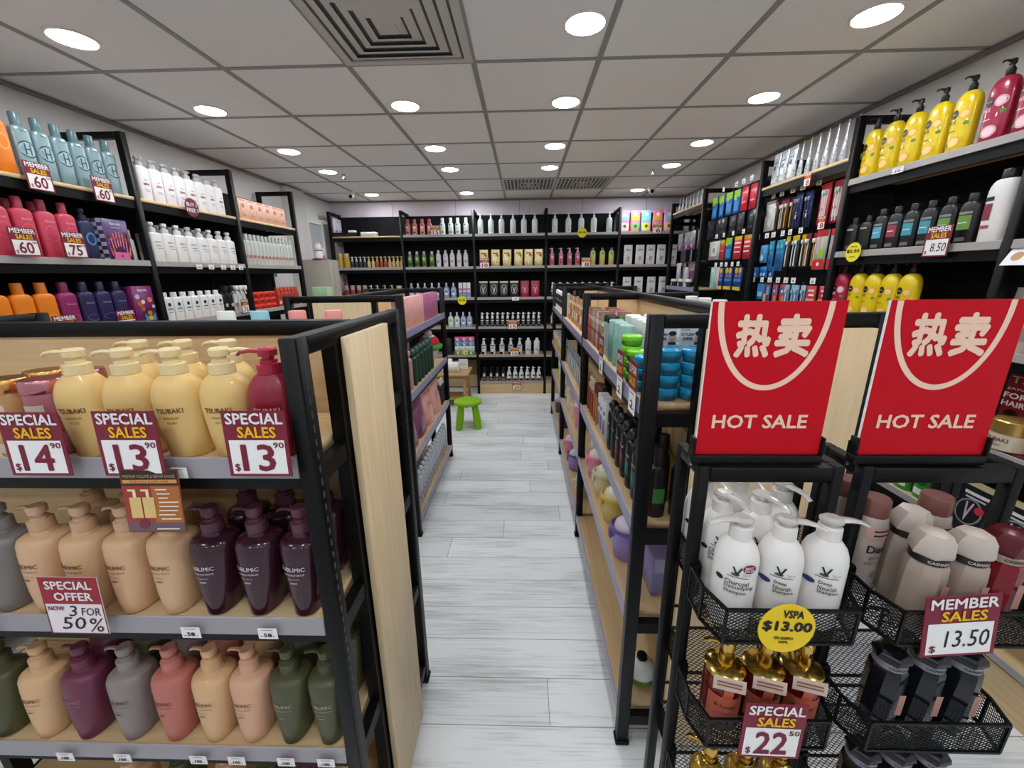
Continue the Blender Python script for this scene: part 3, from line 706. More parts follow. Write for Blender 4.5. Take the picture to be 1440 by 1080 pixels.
for x, y, d in [(.41, 1.172, 'behind the blue stack beside the post'), (.485, 1.172, 'behind the second blue stack'), (.54, 1.255, 'at the rear, beside the red sign')]:
    place('card_sign', fc, (x, y, 1.2656), 0, f'white card with a dark-haired head, standing {d}', 'display card')
mint = bottle(.062, .062, .115, M('#9fd8c8', .25, 0, .35), .029, .012, 2, 'cap', M('#b9e6dc', .25, 0, .3), .055, capw=.03)
row('hair_bottle', mint, [(XA, y, 1.2656) for y in (1.66, 1.575, 1.49)], -R90, 'mint bottle with a wide clear cap', f'top shelf, {B_}', 'bottle')
clr = bottle(.05, .05, .15, M('#c9ccd0', .2, 0, .3), .02, .012, 2, 'cap', '#1a1a1d', .028, capw=.025)
row('hair_bottle', clr, [(XA, 1.79, 1.2656), (XA, 1.727, 1.2656)], -R90, 'clear bottle with a black cap', f'top shelf, {B_}', 'bottle')
wcl = bottle(.07, .07, .14, M('#c4c9cc', .2, 0, .2), .03, .012, 2, 'cap', '#f0eeea', .04, capw=.034, dec=[('r', -.02, .02, .05, .12, M('#e9ecee', .4)), ('t', 'hair', -.014, .014, .09, .105, INK, .01)])
row('hair_bottle', wcl, [(.47, y, 1.2656) for y in (1.75, 1.665, 1.58, 1.495, 1.41, 1.325)], -R90, 'clear bottle with a white cap, inner line', 'right of the aisle', 'bottle')
row('hair_bottle', wcl, [(.548, y, 1.2656) for y in (1.75, 1.665, 1.58, 1.495, 1.41)], -R90, 'clear white-capped bottle against the wood panel', 'right aisle rack', 'bottle')
pcols = ['#c9607a', '#b4533c', '#8aa04a', '#d68a94', '#a8785c', '#c7c2c6', '#c54f68', '#7d9a58']
cn = ['deep pink', 'rust', 'olive', 'pale pink', 'tan', 'silver', 'crimson', 'leaf green']
for i in range(8):
    c = pcols[i]
    s_ = pouch(.066, .18, .026, foil(c, '#5a2a30', '#f0e4dc', .1, .35, 90), [('r', -.02, .02, .03, .08, M('#e8d9cf', .5)), ('r', -.025, .025, .12, .14, M('#f1ece8', .5))])
    place('pouch', s_, (XA, 2.185-.049*i, 1.2656), -R90+1.1, f'{cn[i]} slim pouch among the mixed sachets, top shelf, {B_}', 'pouch', 'mixed slim pouches') if i < 8 else None
    place('pouch', s_, (.46, 2.16-.049*i, 1.2656), -R90+1.1, f'{cn[i]} slim pouch in the inner row, top shelf, {B_}', 'pouch', 'mixed slim pouches')
def mcard(a, b2):
    f = lambda u, v: (u, -.0006, v)
    b = MB().box(-.0425, .0425, 0, .0012, 0, .085, MAROON)
    b.text(a, -.037, .037, .048, .072, WHITE, f, .02); b.text(b2, -.032, .032, .014, .038, YEL, f, .02)
    return Spec(('card', b))
SP_ = mcard('SPECIAL', 'SALES'); S2_ = mcard('2 FOR', 'SALES')
place('price_sign', SP_, (.3165, 1.3, 1.29), -R90, 'maroon special sales card on the shelf edge by the green tubs', 'price sign')
place('price_sign', S2_, (.3165, 1.14, 1.29), -R90, 'maroon two for sales card on the shelf edge by the near post', 'price sign')
place('price_sign', SP_, (.3165, 1.63, 1.29), -R90, 'maroon special sales card on the shelf edge by the mint bottles', 'price sign')
ll = stag(.07, .07, '2')
for y, d in ((1.3, 'special sales card by the green tubs'), (1.14, 'two for sales card'), (1.63, 'special sales card by the mint bottles')):
    place('shelf_tag', ll, (.3178, y, 1.218), -R90, f'small white printed slip hanging under the {d}', 'leaflet')
# second shelf: black ball-capped bottles and others
def blackb(lab): return bottle(.06, .045, .175, '#141416', .012, .03, 2.4, 'ball', '#1d1d20', .045, dec=[('r', -.018, .018, .05, .1, M(lab, .45)), ('t', 'tresemme', -.02, .02, .118, .126, M('#d8d8d8', .5))], capw=.021)
for i, (y, c, d) in enumerate([(1.62, '#2c6f86', 'blue-grey'), (1.54, '#20262e', 'black'), (1.46, '#7c2740', 'wine red'), (1.38, '#7c2740', 'second wine red'), (1.30, '#1f6e74', 'teal'), (1.22, '#1f6e74', 'second teal')]):
    place('hair_bottle', blackb(c), (XA, y, .8856), -R90, f'black ball-capped bottle with a {d} label, second shelf, {B_}', 'bottle', 'black bottles')
bfl = bottle(.058, .045, .17, '#131315', .012, .03, 2.4, 'cap', '#17171a', .06, capw=.017, dec=[('r', -.018, .018, .05, .1, M('#3f7a35', .45))])
row('hair_bottle', bfl, [(.455, y, .8856) for y in (1.62, 1.54, 1.46, 1.38, 1.30, 1.22)], -R90, 'straight-capped black bottle', 'second shelf inner line, right aisle rack', 'bottle', 'black bottles')
row('hair_bottle', bfl, [(.41, 1.125, .8856), (.48, 1.125, .8856)], 0, 'tall black bottle seen through the near end frame', 'right aisle rack', 'bottle', 'black bottles')
wl = carton(.045, .045, .185, '#dedbe4', [('r', -.02, .02, .03, .1, M('#6a6486', .5)), ('t', 'men', -.012, .012, .12, .14, INK, .02)])
row('carton', wl, [(XA, y, .8856) for y in (1.83, 1.77, 1.70)], -R90, 'white upright carton with a violet panel', f'second shelf, {B_}', 'carton')
row('hair_bottle', bottle(.05, .05, .15, '#b06a3a', .016, .02, 2, 'cap', '#5b3826', .05, capw=.024), [(XA, 1.90, .8856), (XA, 1.965, .8856)], -R90, 'amber bottle with a brown cap', f'second shelf, {B_}', 'bottle')
row('hair_bottle', bottle(.05, .05, .13, '#8c3f2c', .016, .02, 2, 'pump', '#d8c8a8', .06), [(XA, 2.03, .8856), (XA, 2.095, .8856), (XA, 2.16, .8856)], -R90, 'reddish pump bottle with a cream head', f'second shelf, {B_}', 'bottle')
# tumblers
def tumbler(col, lidc, strap, strapc=None, h=.16, r=.058):
    m, ml, ms = M(col, .35), M(lidc, .25), M(strapc or col, .4)
    b = MB().loft([(0, r*.8, r*.8), (.004, r*.86, r*.86), (h*.45, r, r), (h*.7, r*.98, r*.98), (h*.72, r*1.02, r*1.02), (h*.78, r*1.02, r*1.02)], m, 22)
    b.disc(.012, h*.6, .008, M('#3a3350', .5), lambda u, v: (u, -r*1.005, v), 14)
    l = MB().loft([(h*.78, r*.9, r*.9), (h*.9, r*.82, r*.82), (h, r*.5, r*.5), (h*1.02, r*.2, r*.2)], ml, 20)
    parts = [('body', b), ('lid', l)]
    if strap:
        s = MB().tube([(r*1.06*math.cos(a), r*1.06*math.sin(a)*1.02, h*.78 + (.045 if strap == 2 else .02)*max(0, math.sin(a/1.0))) for a in [PI*i/12 for i in range(25)]], .006, ms, 8, None, 1.6)
        parts.append(('strap', s))
        k = MB().loft([(h*.3+.04*(1-math.cos(PI*i/8))/2*1.4, max(.013*math.sin(PI*i/8), .001), max(.009*math.sin(PI*i/8), .001)) for i in range(9)], ms, 12, cx=-r*.6, cy=-r*1.0)
        parts.append(('charm', k))
    return Spec(*parts)
tpink, tcream, tyel, tpur = tumbler('#e493a7', '#f0dede', 1, '#ee8fae'), tumbler('#d9cfa4', '#ece7d2', 2, '#ddd3b0'), tumbler('#dcc264', '#ece4c8', 2, '#e2c64e'), tumbler('#9d86cc', '#e6dcef', 1, '#6d55a0', .16)
Z3 = .5506
place('tumbler', tpink, (.40, 1.99, Z3), -R90, 'pink cup with a clear lid and charm, third shelf, near bay right of aisle', 'tumbler')
place('tumbler', tcream, (.405, 1.80, Z3), -R90, 'cream cup with a tall loop strap, between the pink and yellow cups', 'tumbler')
place('tumbler', tyel, (.405, 1.59, Z3), -R90, 'yellow cup with a yellow carrying strap, third shelf, right of the aisle', 'tumbler')
place('tumbler', tpur, (.40, 1.36, Z3), -R90, 'violet cup with a dark charm, nearest on the third shelf, right of aisle', 'tumbler')
row('hair_bottle', bottle(.07, .06, .12, '#b59a80', .02, .03, 2, 'cap', '#e6ddd0', .05), [(.40, 2.12, Z3), (.47, 2.13, Z3)], -R90, 'beige wide-capped bottle beside the pink cup', 'third shelf, right gondola', 'bottle')
place('carton', carton(.09, .1, .15, '#9a90c8', [('r', -.04, .04, .09, .145, M('#c6c0e2', .5))]), (.475, 1.20, Z3), 0, 'lilac carton on the third shelf seen through the near end frame', 'carton')
def ballcup():
    b = MB().loft([(.055*(1-math.cos(PI*i/10)), max(.052*math.sin(PI*i/10), .012), max(.052*math.sin(PI*i/10), .012)) for i in range(11)], M('#e9ebe4', .4), 20)
    g = MB().loft([(.02, .0455, .0455), (.03, .0505, .0505), (.05, .0535, .0535)], M('#5d8a3a', .5), 20); 
    k = MB().loft([(.108, .02, .02), (.12, .018, .018)], BLACK, 12)
    return Spec(('body', b), ('green_band', g), ('cap', k))
place('tumbler', ballcup(), (.43, 1.17, .1506), 0, 'round white and green cup on the bottom shelf by the near end frame', 'tumbler')
# middle bay
W = 'middle bay, right aisle rack'
pg = [pouch(.085, .19, .04, foil(c, '#7a4a2c', '#f4ead2', .1, .35, 80), [('r', -.03, .03, .04, .09, M(d, .4)), ('r', -.03, .03, .13, .15, M('#f3e9da', .5))], rough=.2) for c, d in [('#c9a24a', '#e9d9a8'), ('#c78079', '#efd4c8'), ('#d7b765', '#8c3a34'), ('#b8735c', '#f0dfd0')]]
pn = ['gold', 'rose', 'yellow gold', 'copper']
for i in range(10):
    place('pouch', pg[i % 4], (XA, 3.33-.105*i, 1.2656), -R90, f'{ORD[i]} pouch from the far end, {pn[i%4]}, top shelf, {W}', 'pouch', 'gold and rose pouches')
gk = pouch(.075, .19, .03, foil('#9a9da2', '#55585e', '#d2d6da', .1, .3, 60), [('r', -.028, .028, .03, .12, M('#c7cace', .35)), ('t', 'serum', -.02, .02, .13, .145, INK, .01)], rough=.2)
row('pouch', gk, [(XA, 3.34-.095*i, .8856) for i in range(11)], -R90, 'grey clear packet', f'second shelf, {W}', 'pouch', 'grey packets')
place('cosmetic_jar', jar(.06, .17, .05, M('#d8cfc0', .4), M('#c7bda8', .4)), (.41, 3.15, Z3), -R90, 'cream jar with a grey lid, third shelf, middle bay right of aisle', 'jar')
place('tumbler', tumbler('#e5a0b4', '#f0e4e4', 0, None, .21, .042), (.40, 2.72, Z3), -R90, 'tall pink drinking bottle, third shelf, middle bay right of aisle', 'tumbler')
place('hair_bottle', bottle(.06, .05, .17, '#d99bb4', .014, .03, 2.3, 'ball', '#e0a6c0', .05, capw=.024), (.40, 3.32, Z3), -R90, 'pink ball-capped bottle at the far end of the third shelf, right aisle', 'bottle')
place('cosmetic_jar', jar(.055, .12, .04, M('#e2cf9c', .4), M('#d9c9a0', .4)), (.41, 2.93, Z3), -R90, 'small straw coloured jar, third shelf, middle bay right of aisle', 'jar')
Z4 = .1506
place('tumbler', tpink, (.40, 3.15, Z4), -R90, 'pink cup on the bottom shelf, far part of middle bay', 'tumbler')
place('tumbler', tpur, (.40, 2.86, Z4), -R90, 'violet cup on the bottom shelf, middle bay right of aisle', 'tumbler')
place('tumbler', tcream, (.40, 2.48, Z4), -R90, 'cream cup on the bottom shelf near the middle bay post', 'tumbler')
# far bay
W = 'far bay, right aisle rack'
bwp = bottle(.062, .05, .19, '#e4e4e2', .014, .03, 2.6, 'cap', '#18181a', .03, dec=[('r', -.026, .026, .04, .15, M('#232326', .5)), ('t', 'black', -.018, .018, .09, .11, WHITE, .02)])
row('hair_bottle', bwp, [(XA, 4.5-.12*i, 1.2656) for i in range(9)], -R90, 'black-labelled white bottle', f'top shelf, {W}', 'bottle')
row('cosmetic_jar', jar(.045, .12, .05, M('#c2a148', .35), M('#b9b4aa', .3)), [(XA, 4.5-.15*i, .8856) for i in range(7)], -R90, 'silver-lidded yellow jar', f'second shelf, {W}', 'jar')
row('hair_bottle', bottle(.075, .06, .18, '#cfe0d8', .02, .03, 2.5, 'cap', '#e9edea', .04, dec=[('r', -.025, .025, .05, .1, M('#6cae5a', .5))]), [(.41, 4.3-.25*i, Z3) for i in range(4)], -R90, 'green-labelled pale bottle', f'third shelf, {W}', 'bottle')
row('tumbler', tumbler('#3a3f58', '#a7a9b4', 0), [(.40, 4.2, Z4), (.40, 3.75, Z4)], -R90, 'navy cup', f'bottom shelf, {W}', 'tumbler')
# white bottles on the far half, peeping over the spine
row('hair_bottle', bottle(.07, .06, .19, '#e7e5e2', .024, .02, 2.4, 'cap', '#efedea', .055, capw=.028), [(.79, 1.95-.14*i, 1.2656) for i in range(5)], R90, 'white capped bottle beyond the wooden spine', 'right aisle rack', 'bottle')

# ------------------------------------------------------------------ left wall shelves (facing +X)
XW = -2.275
N_, M_, F_ = 'near left-wall bay', 'middle left-wall bay', 'far left-wall bay'
def L(ys, z, x=XW): return [(x, y, z+.0005) for y in ys]
def emblem(c): k_ = M(c, .4); g_ = M('#a3bdc2', .4); return [('d', 0, .12, .034, .036, k_), ('d', 0, .12, .029, .03, g_), ('r', -.013, -.007, .097, .143, k_), ('r', .007, .013, .097, .143, k_), ('r', -.012, .012, .117, .123, k_), ('t', 'spray', -.014, .014, .19, .198, M(c, .4))]
teal = bottle(.074, .05, .215, M('#8fa9ae', .3, .35), .018, .018, 2.6, 'cap', M('#5f7f88', .3), .055, emblem('#2c4c58'), capw=.018)
row('hair_bottle', teal, L([1.985, 2.065, 2.145, 2.225, 2.305, 2.385], 2.07), R90, 'pale teal emblem bottle', f'top shelf, {N_}', 'bottle', 'pale teal bottles')
ora = bottle(.08, .05, .22, '#e87e1c', .018, .018, 2.6, 'cap', '#d9701a', .05, [('d', 0, .13, .024, .034, M('#f0a640', .4)), ('d', 0, .13, .017, .026, M('#e87e1c', .4))])
row('hair_bottle', ora, L([1.80, 1.895], 2.07), R90, 'orange bottle', f'top shelf, {N_}', 'bottle')
row('hair_bottle', bottle(.05, .05, .2, '#a9b7bd', .016, .03, 2, 'cap', '#93a5ad', .04), L([2.38], 2.07, XW-.08), R90, 'slim grey bottle behind the teal row,', f'top shelf, {N_}', 'bottle')
pink = bottle(.082, .052, .22, '#d2455f', .017, .022, 2.6, 'cap', '#a93a50', .05, [('d', 0, .12, .03, .036, M('#e06a80', .4)), ('d', 0, .12, .026, .032, M('#d2455f', .4)), ('t', 'fanola', -.02, .02, .17, .18, M('#f0b7c0', .4))])
row('hair_bottle', pink, L([1.80, 1.893, 1.985, 2.075], 1.71), R90, 'rose pink bottle', f'second shelf, {N_}', 'bottle', 'rose pink bottles')
row('hair_bottle', pink, L([1.83, 1.93, 2.03], 1.71, XW-.1), R90, 'rear rose pink bottle', f'second shelf, {N_}', 'bottle', 'rose pink bottles')
navy = bottle(.075, .05, .2, '#1d2a50', .017, .02, 2.6, 'pump', '#1a2036', .06, [('d', 0, .11, .024, .032, M('#4a8fc4', .4)), ('d', 0, .11, .016, .024, M('#1d2a50', .4))], ang=PI*1.3)
row('hair_bottle', navy, L([2.162], 1.71), R90, 'navy pump bottle beside the gift box,', f'second shelf, {N_}', 'bottle')
def giftbox(base, c2, c3):
    b = MB().box(-.07, .07, -.045, .045, 0, .22, M(base, .4), .002)
    f = lambda u, v: (u, -.046, v)
    for i in range(8):
        a = PI*i/7
        b.bar((-.05+.1*i/7, -.0462, .03+.05*math.sin(a)), (-.06+.12*i/7, -.0462, .10+.06*math.sin(a)), .006, .001, M(c2 if i % 2 else c3, .5), (0, 1, 0))
    for x in (-1, 1): b.tube([(x*.055, -.047, .16), (x*.05, -.047, .12), (x*.06, -.047, .08), (x*.04, -.047, .03)], .006, M(c2, .5), 6, .003, .3)
    b.rect(-.045, .045, .012, .05, M(c3, .5), f); b.disc(0, .03, .006, M(base, .5), lambda u, v: (u, -.0466, v))
    for k in range(5): b.bar((-.04+.02*k, -.0464, .115+(.012 if k % 2 else 0)), (-.02+.02*k, -.0464, .115+(0 if k % 2 else .012)), .006, .001, M('#b8403a', .5), (0, 1, 0))
    b.text('fanola', -.03, .03, .19, .205, M('#e8e0ea', .5), f, .02); b.rect(-.025, .025, .175, .179, M('#b9a9c9', .5), f)
    for i in range(3):
        for j in range(11):
            if (i+j) % 2 == 0: b.add([(-.0705, -.044+.03*i, .02*j), (-.0705, -.044+.03*(i+1), .02*j), (-.0705, -.044+.03*(i+1), .02*(j+1)), (-.0705, -.044+.03*i, .02*(j+1))], [(0, 1, 2, 3)], M('#b9bcc6', .5))
    return Spec(('carton', b))
place('carton', giftbox('#4a2a6a', '#e8863a', '#d96a9a'), (XW-.005, 2.29, 1.7105), R90, 'purple gift box with orange curls and checked side, near left-wall bay', 'gift box')
row('hair_bottle', bottle(.05, .05, .13, '#d5d2d0', .016, .02, 2, 'cap', '#c4c0be', .05), L([2.41], 1.71, XW-.02), R90, 'small white bottle by the post,', f'second shelf, {N_}', 'bottle')
or2 = bottle(.085, .055, .21, '#ee8314', .02, .025, 2.6, 'cap', '#dd7510', .05, [('d', 0, .08, .03, .034, M('#f7ab4c', .4)), ('d', 0, .08, .026, .03, M('#ee8314', .4))])
row('hair_bottle', or2, L([1.70, 1.79, 1.882], 1.345), R90, 'bright orange bottle', f'third shelf, {N_}', 'bottle')
mg = bottle(.085, .055, .21, '#8e2160', .02, .025, 2.6, 'cap', '#7a1c55', .05, [('d', 0, .08, .03, .026, M('#c05a94', .4)), ('d', 0, .08, .026, .022, M('#8e2160', .4)), ('t', 'fanola', -.022, .022, .15, .16, M('#e0a8c8', .4))])
row('hair_bottle', mg, L([1.975], 1.345), R90, 'magenta bottle beside the orange ones,', f'third shelf, {N_}', 'bottle')
vi = bottle(.08, .055, .21, '#2a2350', .02, .025, 2.6, 'cap', '#241e44', .05, [('d', 0, .08, .03, .018, M('#6a62a8', .4)), ('d', 0, .08, .027, .015, M('#2a2350', .4)), ('t', 'fanola', -.022, .022, .15, .16, M('#a8a4cc', .4))])
row('hair_bottle', vi, L([2.065, 2.152, 2.238], 1.345), R90, 'dark violet bottle', f'third shelf, {N_}', 'bottle')
def giftbox2():
    b = MB().box(-.065, .065, -.04, .04, 0, .23, M('#7a2466', .4), .002)
    f = lambda e: (lambda u, v: (u, -.0405-e, v))
    b.text('fanola', -.03, .03, .2, .215, M('#efe0ea', .5), f(.0004), .02)
    for i, (x, z, r_, c) in enumerate([(-.04, .17, .014, '#c9bcd6'), (-.03, .13, .018, '#b9662e'), (.035, .15, .016, '#d98a4a'), (-.01, .14, .012, '#e7dce4'), (.05, .11, .01, '#c9bcd6'), (-.045, .09, .016, '#5d2a86'), (-.02, .10, .014, '#b85a24'), (.03, .09, .012, '#8a4aa0')]):
        b.disc(x, z, r_, M(c, .5), f(.0006+.0002*i), 14)
    b.rect(-.02, .05, .03, .07, M('#3f8fb8', .5), f(.003)); b.disc(.015, .078, .03, M('#3a2030', .5), f(.0033), 18, .026); b.disc(.015, .074, .016, M('#b8793a', .5), f(.0036), 14, .014); b.disc(.015, .045, .014, M('#e8a62c', .5), f(.0036), 14)
    return Spec(('carton', b))
place('carton', giftbox2(), (XW-.01, 2.365, 1.3455), R90, 'magenta gift box with a blue basket picture, third shelf, near left-wall bay', 'gift box')
m60 = sign(.105, .118, 'MEMBER', 'SALES', '60', '00', small=True); m75 = sign(.105, .118, 'MEMBER', 'SALES', '75', '00', small=True)
place('price_sign', m60, (-2.203, 1.955, 2.012), R90, 'maroon member sales card priced 60 below the first teal bottles, top shelf', 'price sign')
place('price_sign', m60, (-2.203, 2.245, 2.012), R90, 'maroon member sales card priced 60 near the post, top shelf, left wall', 'price sign')
place('price_sign', m60, (-2.203, 1.82, 1.722), R90, 'maroon member sales card priced 60 below the rose pink bottles', 'price sign')
place('price_sign', m75, (-2.203, 2.025, 1.722), R90, 'maroon member sales card priced 75 beside the navy pump bottle', 'price sign')
place('price_sign', m60, (-2.203, 1.885, 1.335), R90, 'maroon member sales card under the orange bottles, third shelf, left wall', 'price sign')
place('price_sign', m75, (-2.203, 2.19, 1.332), R90, 'maroon member sales card beside the magenta gift box, third shelf', 'price sign')
# middle bay
RD = M('#a83a4a', .5); GYI = M('#5a5c62', .5)
wh = bottle(.085, .055, .19, '#eae7e8', .02, .012, 3.2, 'pump', '#bcb9bb', .05, nl=.022, ang=PI*1.5, dec= [('r', -.012, .012, .112, .115, RD), ('t', 'salon', -.02, .02, .085, .102, RD, .02), ('r', -.02, .02, .06, .062, GYI), ('r', -.015, .02, .05, .052, GYI)])
row('hair_bottle', wh, L([2.57+.088*i for i in range(8)], 2.07), R90, 'white bottle with red print', f'top shelf, {M_}', 'bottle', 'white bottles with red print')
wp = bottle(.09, .06, .18, '#e8e6e5', .021, .014, 3.2, 'pump', '#d9d7d6', .06, [('t', 'salerm', -.025, .02, .12, .13, GYI, .01), ('r', -.02, .02, .1, .103, GYI), ('r', -.012, .025, .085, .088, M('#8a7f6a', .5))], nl=.03, ang=PI*1.2)
row('hair_bottle', wp, L([2.555+.094*i for i in range(8)], 1.71), R90, 'white pump bottle', f'second shelf, {M_}', 'shampoo bottle', 'white pump bottles on the left wall')
row('hair_bottle', wp, L([2.62+.1*i for i in range(6)], 1.71, XW-.11), R90, 'rear white pump bottle', f'second shelf, {M_}', 'shampoo bottle', 'white pump bottles on the left wall')
ws = bottle(.068, .055, .155, '#e9e9e8', .018, .015, 5, 'cap', '#e4e4e4', .03, [('d', 0, .11, .012, INK), ('t', 'HAIR', -.018, .018, .078, .088, INK, .02), ('r', -.014, .014, .06, .063, GYI)])
row('hair_bottle', ws, L([2.535+.074*i for i in range(7)], 1.345), R90, 'square white bottle', f'third shelf, {M_}', 'bottle', 'square white bottles')
bk = bottle(.06, .05, .15, '#141416', .016, .02, 2.4, 'trigger', '#18181a', .06, [('d', 0, .07, .014, M('#b9b9b9', .5))])
row('hair_bottle', bk, L([3.045, 3.105], 1.345), R90, 'black trigger bottle', f'third shelf, {M_}', 'spray bottle')
wt = bottle(.05, .045, .15, '#dcdad8', .016, .02, 2.4, 'trigger', '#e4e2e0', .06, [('t', 'go', -.014, .014, .05, .08, RD, .02)])
row('hair_bottle', wt, L([3.16, 3.212, 3.264], 1.345), R90, 'white trigger bottle', f'third shelf, {M_}', 'spray bottle')
place('sale_sign', round_sign(.058, [('BUY 1', -.72, .72, .1, .5, .012), ('FREE 1', -.8, .8, -.5, -.1, .012)], M('#6d1a2e', .5), WHITE), (-2.203, 2.83, 2.07), R90, 'round maroon buy one free one sign, top shelf, middle left-wall bay', 'sale sign')
place('price_sign', sign(.085, .105, 'FREE', 'SALES', '76', None, small=True), (-2.203, 3.175, 1.345), R90, 'small maroon and white card priced 76, third shelf, middle left-wall bay', 'price sign')
wt_ = stag(.05, .032, '22')
for i, y in enumerate((2.80, 2.91, 3.03, 3.13, 3.22)):
    place('shelf_tag', wt_, (-2.2125, y, 1.676), R90, f'{ORD[i]} white price tag from the left, second shelf edge, {M_}', 'price tag', 'tags on the left wall')
pb = carton(.105, .06, .155, '#e3b29c', [('d', 0, .085, .03, .04, M('#b98a76', .5)), ('d', 0, .085, .024, .034, M('#e3b29c', .5)), ('d', 0, .1, .014, M('#8a5d4e', .5)), ('r', -.03, .03, .025, .04, M('#b98a76', .5)), ('r', -.035, .035, .138, .15, M('#c9907a', .5))])
row('carton', pb, L([3.42+.108*i for i in range(6)], 2.07), R90, 'peach carton with oval print', f'top shelf, {F_}', 'carton', 'peach cartons')
gl = bottle(.048, .045, .2, '#c2c6c0', .016, .02, 2.4, 'cap', '#b9beb8', .05, [('t', 'OLIGO', -.018, .018, .06, .085, M('#c2372f', .5), .04)])
row('hair_bottle', gl, L([3.375+.053*i for i in range(14)], 1.71), R90, 'grey-green bottle with red letters', f'second shelf, {F_}', 'bottle', 'grey-green bottles')
rb = carton(.075, .06, .05, '#d8301f', [('r', -.025, .025, .012, .03, M('#8c1a12', .5))])
for c in range(4):
    for k in range(3):
        place('carton', rb, (XW, 3.375+.085*c, 1.3455+.0505*k), R90, f'small red carton, {ORD[c]} column from the left, {("lowest", "middle", "top")[k]} of three, {F_}', 'carton', 'small red cartons')
rbt = bottle(.055, .05, .13, '#b23a2c', .02, .02, 2.4, 'cap', '#c2483a', .05, [('r', -.02, .02, .03, .06, M('#e4c2b4', .5))], capw=.022)
row('hair_bottle', rbt, L([3.75+.06*i for i in range(6)], 1.345), R90, 'red capped bottle', f'third shelf, {F_}', 'bottle', 'red bottles')
row('hair_bottle', rbt, L([3.5+.09*i for i in range(7)], .98), R90, 'red capped bottle', f'fourth shelf, {F_}', 'bottle', 'red bottles')
place('wall_sign', Spec(('panel', MB().box(-.02, .02, 0, .004, 0, .03, M('#2f6a78', .5)))), (-2.595, 4.3, 1.62), R90, 'small teal mark on the white wall beside the left shelves', 'wall mark')
# cabinet column and the lucky cat
cb = MB().box(-.12, .12, -.16, .16, 0, 1.80, M('#9a9286', .5), .002)
cd_ = MB().box(-.118, -.003, -.175, -.161, .03, 1.79, M('#a59d91', .5), .002); cd2 = MB().box(.003, .118, -.175, -.161, .03, 1.79, M('#a59d91', .5), .002)
kn = MB().loft([(0, .008, .008), (.012, .01, .01)], CHROME, 10).xf(Matrix.Translation((-.02, -.175, .95)) @ Matrix.Rotation(PI/2, 4, 'X')); kn2 = MB().loft([(0, .008, .008), (.012, .01, .01)], CHROME, 10).xf(Matrix.Translation((.02, -.175, .95)) @ Matrix.Rotation(PI/2, 4, 'X'))
place('tall_cabinet', Spec(('body', cb), ('door', cd_, [('knob', kn)]), ('door', cd2, [('knob', kn2)])), (-2.36, 4.78, 0), R90, 'tall narrow beige-grey cabinet against the left wall past the shelves', 'cabinet')
def cat():
    b = MB().loft([(0, .05, .042), (.01, .056, .046), (.05, .05, .042), (.08, .036, .034), (.09, .04, .036), (.115, .052, .042), (.14, .045, .036), (.155, .02, .016)], M('#efe9e4', .3), 20)
    for x in (-1, 1): b.loft([(.145, .018, .012), (.175, .002, .002)], M('#efe9e4', .3), 10, cx=x*.03)
    b.tube([(.045, -.01, .06), (.062, -.02, .09), (.06, -.025, .13)], .014, M('#efe9e4', .3), 8, .016)
    for x in (-.018, .018): b.disc(x, .122, .006, INK, lambda u, v: (u, -.0415, v), 10)
    c = MB().loft([(.082, .040, .038), (.092, .041, .038)], M('#b8202c', .4), 20)
    g = MB().loft([(0, .012, .004), (.02, .016, .006), (.035, .01, .004)], GOLD, 12, cy=-.047)
    s = MB().box(-.07, .07, -.055, .055, -.012, 0, M('#7d1c20', .5), .003)
    for p_ in (b, c, g, s): p_.xf(Matrix.Translation((0, 0, .012)))
    return Spec(('figure', b), ('collar', c), ('gold_coin', g), ('stand', s))
place('cat_figurine', cat(), (-2.31, 4.72, 1.8005), R90, 'white beckoning cat figurine on a red stand, on top of the tall cabinet', 'figurine')

# ------------------------------------------------------------------ back wall shelves (facing -Y)
YR = 5.46
def K(xs, z, y=YR): return [(x, y, z+.0005) for x in xs]
def bay(n): return f'{ORD[n-1]} back-wall bay'
S1, S2, S3, S4, S5, S6 = 'top shelf', 'second shelf', 'third shelf', 'fourth shelf', 'fifth shelf', 'bottom shelf'
dv = MB().box(-.15, .15, -.09, .09, 0, .05, BLACK2, .004); dv2 = MB().rect(-.14, .14, .012, .03, M('#25272e', .2), lambda u, v: (u, -.0905, v))
place('video_recorder', Spec(('case', dv), ('front_panel', dv2)), (-2.31, 5.53, 2.1055), .1, 'flat black recorder box on the top shelf, first back-wall bay', 'recorder')
rt = MB().box(-.1, .1, -.06, .06, .006, .06, M('#b9c0c0', .4), .01); rt2 = MB()
for x in (-.08, .08): rt2.loft([(0, .012, .012), (.008, .012, .012)], BLACK, 10, cx=x)
an = MB()
for x in (-.085, .085): an.tube([(x, .05, .05), (x*1.2, .055, .2)], .004, BLACK, 6)
place('router', Spec(('case', rt), ('foot', rt2), ('antenna', an)), (-2.01, 5.53, 2.1055), 0, 'light grey router on the top shelf of the first back-wall bay', 'router')
cbl = MB().tube([(-2.44, 5.66, 2.19), (-2.36, 5.64, 2.21), (-2.25, 5.6, 2.22), (-2.14, 5.6, 2.18), (-2.11, 5.57, 2.13), (-2.125, 5.55, 2.11)], .004, BLACK, 6)
place('cable', Spec(('cable', cbl)), (0, 0, 0), 0, 'thin black cable looping above the recorder on the back wall shelf', 'cable')
ad = MB().box(-.05, .05, -.02, .02, 0, .03, WHITE, .005)
place('power_adapter', Spec(('adapter', ad)), (-2.22, 5.50, 2.156), .2, 'small white adapter lying on the flat black recorder', 'adapter')
